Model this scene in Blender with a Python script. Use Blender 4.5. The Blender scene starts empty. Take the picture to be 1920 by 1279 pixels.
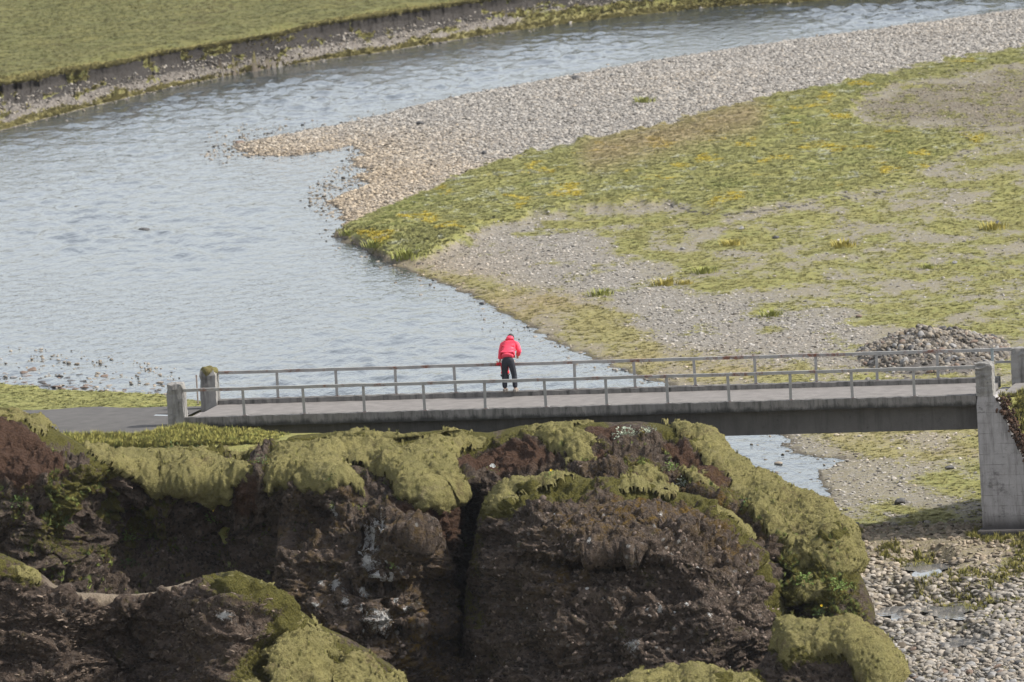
import bpy, bmesh, math, random
import numpy as np
from mathutils import Vector, Matrix, Euler
random.seed(7); RNG = np.random.default_rng(7)
S = bpy.context.scene
COL = S.collection
R_ = math.radians

# ------------------------------------------------------------------ camera
F = 16000.0                      # focal length in pixels of the 1920 px photograph (300 mm)
PITCH, ROLL = R_(6.64), R_(3.3)
CAM = np.array([0.0, 0.0, 33.3])
FW = np.array([0, math.cos(PITCH), -math.sin(PITCH)])
_r = np.array([1.0, 0, 0]); _u = np.array([0, math.sin(PITCH), math.cos(PITCH)])
RT = _r*math.cos(ROLL) - _u*math.sin(ROLL)
UP = _u*math.cos(ROLL) + _r*math.sin(ROLL)
cd = bpy.data.cameras.new('camera'); cam = bpy.data.objects.new('camera', cd); COL.objects.link(cam)
cd.lens = 300; cd.sensor_width = 36; cd.clip_start = 1; cd.clip_end = 8000
cd.dof.use_dof = True; cd.dof.focus_distance = 234; cd.dof.aperture_fstop = 2.8
cam.matrix_world = Matrix(((RT[0], UP[0], -FW[0], CAM[0]), (RT[1], UP[1], -FW[1], CAM[1]), (RT[2], UP[2], -FW[2], CAM[2]), (0, 0, 0, 1)))
S.camera = cam

# ------------------------------------------------------------------ sky, sun, exposure
SUN_EL, SUN_A = R_(44), R_(-9)                 # SUN_A: from +X (right of the picture) towards +Y (away)
w = bpy.data.worlds.new('World'); S.world = w; w.use_nodes = True
nt = w.node_tree; bg = nt.nodes['Background']
sky = nt.nodes.new('ShaderNodeTexSky'); sky.sky_type = 'NISHITA'; sky.sun_disc = False
sky.sun_elevation = SUN_EL; sky.sun_rotation = math.pi/2 - SUN_A
sky.air_density = 1.0; sky.dust_density = 1.6; sky.ozone_density = 2.2
hs = nt.nodes.new('ShaderNodeHueSaturation'); hs.inputs['Saturation'].default_value = .32      # thin bright cloud whitens the whole sky
nt.links.new(sky.outputs[0], hs.inputs['Color']); nt.links.new(hs.outputs[0], bg.inputs[0]); bg.inputs[1].default_value = 0.138
sd = bpy.data.lights.new('sun', 'SUN'); sd.energy = 3.0; sd.angle = R_(2); sd.color = (1, .95, .87)
sun = bpy.data.objects.new('sun', sd); COL.objects.link(sun)
sdir = Vector((math.cos(SUN_EL)*math.cos(SUN_A), math.cos(SUN_EL)*math.sin(SUN_A), math.sin(SUN_EL)))
sun.rotation_euler = sdir.to_track_quat('Z', 'Y').to_euler(); sun.location = (60, 260, 80)
S.view_settings.view_transform = 'Standard'; S.view_settings.look = 'None'
S.view_settings.exposure = 0.95; S.view_settings.gamma = 1; S.view_settings.use_curve_mapping = False

# ------------------------------------------------------------------ geometry helpers
def un(x, y, z):                 # point of the plane at height z that the photograph shows at (x, y)
    d = FW*F + RT*(x-960) + UP*(639.5-y)
    return CAM + d*((z-CAM[2])/d[2])
def pj(P):                       # photograph position of world points (N,3)
    q = P - CAM; dd = q@FW
    return np.stack([960+F*(q@RT)/dd, 639.5-F*(q@UP)/dd], -1)
_gt = RNG.normal(size=(1024, 3)); _gt /= np.linalg.norm(_gt, axis=1, keepdims=True); GTX, GTY, GTZ = [np.ascontiguousarray(_gt[:, k], np.float32) for k in range(3)]
def _grad(ix, iy, iz, fx, fy, fz, seed):
    h = (ix*374761393 + iy*668265263 + iz*1440662683 + seed*974634777) & 0x7fffffff
    h = ((h ^ (h >> 13))*1274126177) & 0x7fffffff; h = (h ^ (h >> 15)) & 1023
    return GTX[h]*fx + GTY[h]*fy + GTZ[h]*fz
def noise3(P, sc=1.0, seed=0):
    P = np.asarray(P, float)*sc
    i = np.floor(P).astype(np.int64); f = (P-i).astype(np.float32); u = f*f*f*(f*(f*6-15)+10)
    out = 0
    for dx in (0, 1):
        for dy in (0, 1):
            for dz in (0, 1):
                g = _grad(i[..., 0]+dx, i[..., 1]+dy, i[..., 2]+dz, f[..., 0]-dx, f[..., 1]-dy, f[..., 2]-dz, seed)
                wx = u[..., 0] if dx else 1-u[..., 0]; wy = u[..., 1] if dy else 1-u[..., 1]; wz = u[..., 2] if dz else 1-u[..., 2]
                out = out + g*wx*wy*wz
    return out*1.5
def fbm(P, sc=1.0, o=4, seed=0, gain=.5):
    P = np.asarray(P, float); P = P*sc if np.isscalar(sc) else P*np.asarray(sc)
    a, s = 1.0, 0
    for k in range(o):
        s = s + a*noise3(P, 2.0**k, seed+k*17); a *= gain
    return s
def worley(P, sc=1.0, seed=0):          # F1, F2-F1 and a random value of the nearest cell
    P = np.asarray(P, float); P = P*(sc if np.isscalar(sc) else np.asarray(sc))
    i = np.floor(P).astype(np.int64); f = (P-i).astype(np.float32)
    f1 = np.full(P.shape[:-1], 9.0); f2 = f1.copy(); cell = np.zeros_like(f1)
    for dx in (-1, 0, 1):
        for dy in (-1, 0, 1):
            for dz in (-1, 0, 1):
                h = ((i[..., 0]+dx)*374761393 + (i[..., 1]+dy)*668265263 + (i[..., 2]+dz)*1440662683 + seed*974634777) & 0xffffffff
                h = ((h ^ (h >> 13))*1274126177) & 0xffffffff; h = h ^ (h >> 16)
                ox = (h & 1023)/1023; oy = ((h >> 10) & 1023)/1023; oz = ((h >> 20) & 1023)/1023
                d = np.sqrt((dx+ox-f[..., 0])**2 + (dy+oy-f[..., 1])**2 + (dz+oz-f[..., 2])**2)
                m = d < f1
                f2 = np.where(m, f1, np.minimum(f2, d)); cell = np.where(m, (ox*7.3+oy*3.1) % 1, cell); f1 = np.where(m, d, f1)
    return f1, f2-f1, cell
def ss(a, b, x):
    t = np.clip((x-a)/(b-a), 0, 1); return t*t*(3-2*t)
def seg_dist(P, line, closed=False):
    L = [np.asarray(q, float) for q in line]; n = len(L); best = np.full(P.shape[:-1], 1e9)
    for k in range(n if closed else n-1):
        a, b = L[k], L[(k+1) % n]; ab = b-a; q = P-a
        t = np.clip((q@ab)/max(1e-9, ab@ab), 0, 1)
        d = q - t[..., None]*ab
        best = np.minimum(best, np.einsum('...i,...i->...', d, d))
    return np.sqrt(best)
def sdp(P, poly):                # signed distance to a polygon, positive inside
    ins = np.zeros(P.shape[:-1], bool); n = len(poly); x, y = P[..., 0], P[..., 1]
    for k in range(n):
        (x0, y0), (x1, y1) = poly[k], poly[(k+1) % n]
        if y0 == y1: continue
        c = ((y0 > y) != (y1 > y)) & (x < (x1-x0)*(y-y0)/(y1-y0)+x0); ins ^= c
    return np.where(ins, 1, -1)*seg_dist(P, poly, True)
def blur(A, n):
    for _ in range(n):
        A = np.pad(A, 1, 'edge'); A = (A[:-2, 1:-1]+A[2:, 1:-1]+2*A[1:-1, 1:-1])/4
        A = np.pad(A, ((0, 0), (1, 1)), 'edge'); A = (A[:, :-2]+A[:, 2:]+2*A[:, 1:-1])/4
    return A

def link(o, parent=None):
    COL.objects.link(o)
    if parent is not None: o.parent = parent
    return o
def mesh_np(name, V, Q, mat=None, parent=None, smooth=True, attrs=None):
    me = bpy.data.meshes.new(name); Q = np.asarray(Q, np.int32); V = np.asarray(V, np.float32)
    k = Q.shape[1]
    me.vertices.add(len(V)); me.vertices.foreach_set('co', V.ravel())
    me.loops.add(Q.size); me.loops.foreach_set('vertex_index', Q.ravel())
    me.polygons.add(len(Q)); me.polygons.foreach_set('loop_start', np.arange(0, Q.size, k, dtype=np.int32))
    me.polygons.foreach_set('use_smooth', np.full(len(Q), smooth))
    me.update(calc_edges=True)
    for n, a in (attrs or {}).items():
        at = me.attributes.new(n, 'FLOAT', 'POINT'); at.data.foreach_set('value', np.asarray(a, np.float32).ravel())
    if mat: me.materials.append(mat)
    o = bpy.data.objects.new(name, me); return link(o, parent)
def grid_faces(nr, nc):
    i = np.arange(nr*nc).reshape(nr, nc)
    return np.stack([i[:-1, :-1], i[1:, :-1], i[1:, 1:], i[:-1, 1:]], -1).reshape(-1, 4)
def bm_obj(name, bm, mat=None, parent=None, smooth=False):
    me = bpy.data.meshes.new(name); bmesh.ops.recalc_face_normals(bm, faces=bm.faces[:]); bm.to_mesh(me); bm.free()
    if smooth: me.polygons.foreach_set('use_smooth', [True]*len(me.polygons))
    if mat: me.materials.append(mat)
    return link(bpy.data.objects.new(name, me), parent)
def box(bm, a, b, bevel=0):
    r = bmesh.ops.create_cube(bm, size=1)['verts']
    for v in r:
        v.co = Vector([(a[i]+b[i])/2 + v.co[i]*(b[i]-a[i]) for i in range(3)])
    if bevel:
        es = list({e for v in r for e in v.link_edges})
        bmesh.ops.bevel(bm, geom=es, offset=bevel, segments=2, affect='EDGES', profile=.6)
def tag(o, label, cat=None, group=None, kind=None):
    if label: o['label'] = label
    if cat: o['category'] = cat
    if group: o['group'] = group
    if kind: o['kind'] = kind
    return o
def empty(name, loc, rz=0, label=None, cat=None, group=None):
    o = bpy.data.objects.new(name, None); link(o); o.location = loc; o.rotation_euler = (0, 0, rz)
    o.empty_display_size = .2
    return tag(o, label, cat, group)

# ------------------------------------------------------------------ material helpers
class MT:
    def __init__(s, name, rough=.9, spec=.25):
        s.m = bpy.data.materials.new(name); s.m.use_nodes = True; s.t = s.m.node_tree
        s.b = s.t.nodes['Principled BSDF']; s.b.inputs['Roughness'].default_value = rough
        s.b.inputs['Specular IOR Level'].default_value = spec; s._pos = None
    def n(s, typ, **kw):
        q = s.t.nodes.new(typ)
        for k, v in kw.items(): setattr(q, k, v)
        return q
    def l(s, a, b): s.t.links.new(a, b)
    def pos(s, scale=(1, 1, 1), obj=False):
        if obj: src = s.n('ShaderNodeTexCoord').outputs['Object']
        else: src = s.n('ShaderNodeNewGeometry').outputs['Position']
        m = s.n('ShaderNodeMapping'); m.inputs['Scale'].default_value = scale; s.l(src, m.inputs[0]); return m.outputs[0]
    def noise(s, sc, det=4, rough=.6, vec=None, dist=0):
        q = s.n('ShaderNodeTexNoise'); q.inputs['Scale'].default_value = sc; q.inputs['Detail'].default_value = det
        q.inputs['Roughness'].default_value = rough; q.inputs['Distortion'].default_value = dist
        s.l(vec if vec else s.pos(), q.inputs['Vector']); return q.outputs['Fac']
    def voro(s, sc, vec=None, out='Color', feat='F1'):
        q = s.n('ShaderNodeTexVoronoi', feature=feat); q.inputs['Scale'].default_value = sc
        s.l(vec if vec else s.pos(), q.inputs['Vector']); return q.outputs[out]
    def attr(s, name, inst=False, out='Fac'):
        q = s.n('ShaderNodeAttribute', attribute_name=name)
        if inst: q.attribute_type = 'INSTANCER'
        return q.outputs[out]
    def ramp(s, f, a, b, lo=0., hi=1.):
        q = s.n('ShaderNodeMapRange', clamp=True)
        for i, v in ((1, a), (2, b), (3, lo), (4, hi)): q.inputs[i].default_value = v
        s.l(f, q.inputs[0]); return q.outputs[0]
    def math(s, op, a, b=None):
        q = s.n('ShaderNodeMath', operation=op, use_clamp=False)
        for i, v in enumerate((a, b)):
            if v is None: continue
            if isinstance(v, (int, float)): q.inputs[i].default_value = v
            else: s.l(v, q.inputs[i])
        return q.outputs[0]
    def mix(s, f, a, b, mode='MIX'):
        q = s.n('ShaderNodeMix', data_type='RGBA', blend_type=mode); q.clamp_factor = True
        for i, v in ((0, f), (6, a), (7, b)):
            if isinstance(v, (int, float)): q.inputs[i].default_value = v
            elif isinstance(v, tuple): q.inputs[i].default_value = (*v, 1)
            else: s.l(v, q.inputs[i])
        return q.outputs[2]
    def col(s, c):
        if isinstance(c, tuple): s.b.inputs['Base Color'].default_value = (*c, 1)
        else: s.l(c, s.b.inputs['Base Color'])
        return s
    def bump(s, h, dist=.02, strength=1.):
        q = s.n('ShaderNodeBump'); q.inputs['Strength'].default_value = strength; q.inputs['Distance'].default_value = dist
        s.l(h, q.inputs['Height']); s.l(q.outputs[0], s.b.inputs['Normal']); return s

def mat_ground():
    m = MT('ground'); P = m.pos()
    n1 = m.noise(.5, 6, .7); n2 = m.noise(6, 4, .7); n3 = m.noise(22, 3, .7)
    cell = m.voro(7.5); sep = m.n('ShaderNodeSeparateColor'); m.l(cell, sep.inputs[0])
    grey = m.mix(sep.outputs[0], (.15, .14, .13), (.27, .256, .238))
    warm = m.mix(sep.outputs[1], (.19, .15, .11), (.32, .265, .205))
    grav = m.mix(m.attr('warm'), grey, warm)
    grav = m.mix(m.ramp(n2, .35, .7, 0, .5), grav, (.19, .16, .125))
    gcol = m.mix(m.ramp(n1, .35, .65), (.235, .222, .068), (.19, .20, .064))
    gcol = m.mix(m.ramp(n2, .45, .75, 0, .6), gcol, (.29, .24, .09))
    gcol = m.mix(m.attr('dry'), gcol, m.mix(m.ramp(n2, .3, .7), (.25, .19, .11), (.31, .235, .14)))
    edge = m.math('ADD', m.attr('grass'), m.math('MULTIPLY', m.math('SUBTRACT', n2, .5), .9))
    grav = m.mix(m.math('MULTIPLY', m.attr('film'), m.ramp(n2, .3, .65)), grav, m.mix(n1, (.20, .17, .10), (.23, .20, .095)))
    edge = m.math('ADD', edge, m.math('MULTIPLY', m.math('SUBTRACT', n3, .5), .8)); c = m.mix(m.ramp(edge, .34, .72), grav, gcol)
    soil = m.mix(m.ramp(n3, .3, .7), (.03, .026, .023), (.075, .066, .058))
    c = m.mix(m.ramp(m.math('ADD', m.attr('soil'), m.math('MULTIPLY', m.math('SUBTRACT', n2, .5), .8)), .4, .6), c, soil)
    c = m.mix(m.attr('dull'), c, m.mix(1., c, (.6, .6, .62), 'MULTIPLY'))
    c = m.mix(m.attr('wet'), c, m.mix(.55, c, (.06, .045, .03)))
    m.col(c).bump(m.math('ADD', n3, m.math('MULTIPLY', n2, 2.)), .06, .8); return m.m
def mat_water(name='water', amp=1.0):
    m = MT(name, .06, .5); m.b.inputs['IOR'].default_value = 1.33
    m.col((.035, .045, .05) if amp > .5 else (.11, .11, .11)); m.b.inputs['Specular IOR Level'].default_value = .5 if amp > .5 else 1.  # pools: paler base and stronger specular stand in for brighter sky reflection
    v = m.pos((1.0, .42, 1)); a = m.noise(2.1, 3, .6, v, .4); v2 = m.pos((1.0, .5, 1)); b = m.noise(7., 2, .5, v2)
    h = m.math('ADD', a, m.math('MULTIPLY', b, .22))
    m.bump(h, .07*amp, 1.0); return m.m
def mat_concrete(name, base, dark, board=False, stain=.5, low_stain=None):
    m = MT(name, .9, .2); P = m.pos(obj=True)
    c = m.mix(m.ramp(m.noise(2.5, 6, .7, P), .3, .7), base, tuple(x*.72 for x in base))
    strk = m.noise(1.0, 5, .7, m.pos((6, 6, .7), True))
    c = m.mix(m.ramp(strk, .48, .68, 0, stain), c, dark)
    sp = m.noise(5, 6, .8, P)
    c = m.mix(m.ramp(sp, .6, .68, 0, stain), c, tuple(x*.6 for x in dark))
    h = m.noise(30, 4, .7, P)
    if low_stain:
        sx = m.n('ShaderNodeSeparateXYZ'); m.l(P, sx.inputs[0]); zz = m.math('ADD', sx.outputs[2], m.math('MULTIPLY', m.math('SUBTRACT', m.noise(2.2, 6, .75, m.pos((1, 1, .5), True)), .5), low_stain[2]))
        c = m.mix(m.ramp(zz, low_stain[1], low_stain[0], 0, .85), c, tuple(x*.5 for x in dark))
    if board:
        wv = m.n('ShaderNodeTexWave', wave_type='BANDS', bands_direction='Z', wave_profile='SAW'); wv.inputs['Scale'].default_value = 1.1
        wv.inputs['Distortion'].default_value = .6; wv.inputs['Detail'].default_value = 2; m.l(P, wv.inputs[0])
        line = m.ramp(wv.outputs['Fac'], .93, 1.0)
        brk = m.ramp(m.noise(3, 3, .6, P), .4, .6)
        c = m.mix(m.math('MULTIPLY', line, brk), c, dark)
        blk = m.noise(.9, 6, .75, m.pos((1, 1, 1.8), True)); c = m.mix(m.ramp(blk, .56, .66, 0, .75), c, tuple(x*.45 for x in dark))
    m.col(c).bump(h, .012, .7); return m.m
def mat_steel():
    m = MT('railing_steel', .55, .4); P = m.pos(obj=True)
    c = m.mix(m.ramp(m.noise(4, 3, .6, P), .3, .7), (.22, .215, .205), (.31, .30, .28))
    r = m.mix(m.ramp(m.noise(9, 4, .7, P), .3, .7), (.10, .04, .022), (.20, .085, .05))
    c = m.mix(m.ramp(m.noise(1.3, 6, .8, P), .52, .62), c, r)
    m.col(c); return m.m
def mat_rock():
    m = MT('rock', .95, .15); n1 = m.noise(.9, 6, .7); n2 = m.noise(5, 6, .75); n3 = m.noise(18, 4, .7)
    st = m.noise(1.6, 6, .75, m.pos((.35, .35, 2.2)))
    c = m.mix(m.ramp(st, .3, .7), (.06, .045, .035), (.14, .104, .08))
    c = m.mix(m.ramp(n2, .48, .72, 0, .8), c, (.185, .142, .112))
    c = m.mix(m.ramp(n1, .55, .7, 0, .7), c, (.035, .029, .025))
    c = m.mix(m.ramp(m.noise(1.7, 7, .8, m.pos((1, 1, .7))), .57, .66, 0, .8), c, m.mix(m.ramp(n3, .3, .7), (.05, .052, .012), (.10, .085, .02)))
    sp = m.voro(13, None, 'Color'); sq = m.n('ShaderNodeSeparateColor'); m.l(sp, sq.inputs[0]); c = m.mix(m.ramp(sq.outputs[0], .72, .95, 0, .55), c, (.19, .155, .13)); c = m.mix(m.ramp(sq.outputs[1], .7, .95, 0, .7), c, (.018, .015, .013))
    soil = m.mix(m.ramp(n3, .25, .75), (.05, .028, .019), (.125, .072, .047))
    c = m.mix(m.attr('soil'), c, soil)
    # pale crustose lichen
    lv = m.n('ShaderNodeTexVoronoi'); lv.inputs['Scale'].default_value = 3.2; m.l(m.pos(), lv.inputs[0])
    li = m.math('MULTIPLY', m.ramp(m.math('ADD', lv.outputs['Distance'], m.math('MULTIPLY', m.math('SUBTRACT', n3, .5), .45)), .22, .14), m.ramp(m.noise(.8, 3, .6), .46, .56))
    li = m.math('MULTIPLY', li, m.ramp(m.attr('lich'), 0, 1)); c = m.mix(li, c, (.5, .5, .48))
    c = m.mix(m.math('MULTIPLY', m.attr('ochre'), m.ramp(m.noise(2.6, 6, .75), .48, .6)), c, m.mix(m.ramp(n3, .3, .7), (.10, .055, .012), (.20, .13, .03)))
    c = m.mix(m.ramp(m.math('ADD', m.attr('white'), m.math('MULTIPLY', m.math('SUBTRACT', m.noise(14, 6, .85), .5), 3.2)), .62, .72), c, (.55, .54, .52))
    c = m.mix(m.attr('path'), c, m.mix(m.ramp(n2, .3, .7), (.26, .205, .145), (.38, .31, .23)))  # pale tan standing for the sunlit ridge crest
    gm = m.ramp(m.math('ADD', m.attr('gmoss'), m.math('MULTIPLY', m.math('SUBTRACT', n2, .5), 1.3)), .45, .6)
    c = m.mix(gm, c, m.mix(m.ramp(n3, .3, .7), (.075, .07, .017), (.15, .135, .036)))
    m.col(c).bump(m.math('ADD', m.math('MULTIPLY', n3, 1.6), m.math('MULTIPLY', n2, 2.5)), .11, 1.); return m.m
def mat_moss():
    m = MT('moss', 1., .05); n1 = m.noise(.9, 5, .65); n2 = m.noise(4, 5, .7); n3 = m.noise(26, 4, .75)
    c = m.mix(m.ramp(n1, .35, .65), (.27, .24, .098), (.2, .184, .078))
    c = m.mix(m.ramp(n2, .45, .75, 0, .75), c, (.27, .235, .11))
    c = m.mix(m.ramp(m.noise(1.4, 6, .7), .58, .72, 0, .7), c, (.25, .23, .14))
    c = m.mix(m.ramp(n3, .3, .55, .5, 0), c, (.085, .076, .02))
    c = m.mix(m.ramp(m.noise(.7, 7, .8), .55, .68, 0, .75), c, (.12, .085, .045))
    m.col(c).bump(m.math('ADD', m.math('MULTIPLY', n3, 1.2), n2), .09, 1.); return m.m
def mat_tint(name, rough=.9, soft=0.):
    m = MT(name, rough, .12); c = m.attr('tint', True, 'Color')
    n = m.noise(9, 3, .6, m.pos()); c = m.mix(1., c, m.mix(m.ramp(n, .3, .7), (.8, .8, .8), (1.15, 1.15, 1.15)), 'MULTIPLY')
    m.col(c)
    if soft:                      # thin blades: light scatters through the tuft, so the shading normal leans upwards
        g = m.n('ShaderNodeNewGeometry'); v = m.n('ShaderNodeVectorMath', operation='SCALE'); v.inputs['Scale'].default_value = 1-soft; m.l(g.outputs['Normal'], v.inputs[0])
        a = m.n('ShaderNodeVectorMath', operation='ADD'); a.inputs[1].default_value = (0, 0, soft); m.l(v.outputs[0], a.inputs[0])
        q = m.n('ShaderNodeVectorMath', operation='NORMALIZE'); m.l(a.outputs[0], q.inputs[0]); m.l(q.outputs[0], m.b.inputs['Normal'])
    return m.m
def mat_plain(name, a, b, sc=8, rough=.85, bump=.01, spec=.2):
    m = MT(name, rough, spec); n = m.noise(sc, 4, .65, m.pos(obj=True)); m.col(m.mix(m.ramp(n, .3, .7), a, b))
    if bump: m.bump(n, bump, .6)
    return m.m
M = dict(ground=mat_ground(), water=mat_water(), pool=mat_water('still_water', .12), rock=mat_rock(), moss=mat_moss(), steel=mat_steel(),
         fascia=mat_concrete('fascia_concrete', (.19, .178, .165), (.04, .041, .037), stain=.85, low_stain=(3.95, 4.05, .42)),
         girder=mat_concrete('girder_concrete', (.125, .118, .113), (.05, .047, .044), stain=.5),
         wall=mat_concrete('board_marked_concrete', (.33, .315, .31), (.08, .07, .065), True, .7, (.55, .95, .5)),
         pillar=mat_concrete('pillar_concrete', (.25, .24, .225), (.06, .055, .05), stain=.8),
         deck=mat_plain('deck_surface', (.14, .13, .122), (.205, .19, .178), 3.0, .9, .01),
         road=mat_plain('asphalt', (.07, .067, .064), (.105, .099, .094), 2.2, .9, .01),
         tstone=mat_tint('loose_stone', .85), tgrass=mat_tint('grass_blade', .85, .85), tmoss=mat_tint('moss_sprig', 1., .65))

# ------------------------------------------------------------------ bridge frame of reference
ZK = 4.2
A3 = un(345, 783.5, ZK); B3 = un(1830, 741, ZK)
AX = (B3-A3); BL = float(np.linalg.norm(AX)); AX = AX/BL; TX = np.array([-AX[1], AX[0], 0.0])
YAW = math.atan2(AX[1], AX[0]); BW = 4.0
def st(P):                        # along / across coordinates of points
    q = P[..., :2]-A3[:2]; return q@AX[:2], q@TX[:2]

# ------------------------------------------------------------------ ground
FAR_LOW = [(-500, 330), (-200, 290), (0, 246), (150, 206), (300, 169), (450, 138), (560, 119), (700, 101), (900, 68), (1050, 46), (1200, 28), (1340, 13), (1500, 4), (1700, -8), (1920, -25), (2300, -50)]
FAR_TOP = [(-500, 230), (-200, 190), (0, 157), (150, 131), (230, 118), (300, 101), (400, 86), (520, 66), (600, 46), (680, 35), (750, 24), (870, 6), (1000, -14), (1200, -36), (1500, -60), (2300, -120)]
NEAR = [(2300, -28), (1920, 17), (1800, 34), (1600, 61), (1400, 88), (1200, 118), (1000, 154), (860, 181), (720, 213), (640, 234), (560, 249), (480, 262), (430, 274), (470, 292), (540, 293), (620, 281), (660, 272), (685, 290), (650, 305), (700, 322), (650, 331), (695, 344), (640, 364), (616, 382), (645, 402), (650, 425),
        (632, 440), (640, 452), (680, 465), (720, 490), (780, 515), (860, 545), (950, 590), (1030, 640), (1100, 670), (1180, 700), (1290, 735), (1400, 790), (1470, 822), (1480, 850), (1585, 864), (1520, 887), (1552, 932), (1500, 950), (1400, 940)]
LEFT = [(1300, 930), (900, 850), (600, 795), (330, 756), (250, 751), (150, 747), (60, 738), (0, 732), (-300, 730)]
XY0 = lambda L, z=0.: [tuple(un(x, y, z)[:2]) for x, y in L]
far_low, far_top = XY0(FAR_LOW), XY0(FAR_TOP, 1.5)
river_poly = far_low + XY0(NEAR) + XY0(LEFT)
far_poly = far_low + [(900, 700), (900, 5000), (-5000, 5000), (-5000, 330)]
left_poly = XY0(LEFT[::-1]) + [(8, 225), (-20, 150), (-400, 150), (-400, un(-300, 730, 0)[1])]
MEADOW = [(632, 440), (650, 425), (700, 402), (780, 371), (880, 326), (960, 301), (1100, 266), (1250, 236), (1350, 206), (1450, 181), (1600, 151), (1750, 116), (1920, 86), (2300, 20), (2300, 60), (1920, 118), (1800, 140), (1680, 165), (1600, 195), (1620, 235), (1760, 240), (1870, 250), (1850, 268), (1800, 290), (1740, 310), (1690, 350), (1500, 385), (1350, 405), (1250, 385), (1150, 392), (1060, 400), (980, 421), (905, 440), (850, 470), (790, 498), (720, 490), (680, 465)]
GRAVBAND = [(900, 435), (1000, 425), (1090, 440), (1180, 500), (1300, 560), (1450, 570), (1600, 600), (1640, 640), (1600, 690), (1450, 680), (1330, 660), (1250, 650), (1150, 560), (1050, 540), (900, 520), (800, 500), (850, 475)]
SHORE = [(770, 505), (900, 520), (1050, 545), (1150, 575), (1250, 655), (1350, 670), (1500, 690), (1850, 690), (1850, 860), (1600, 860), (1560, 830), (1300, 740), (1180, 700), (1030, 640), (860, 545)]

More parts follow.
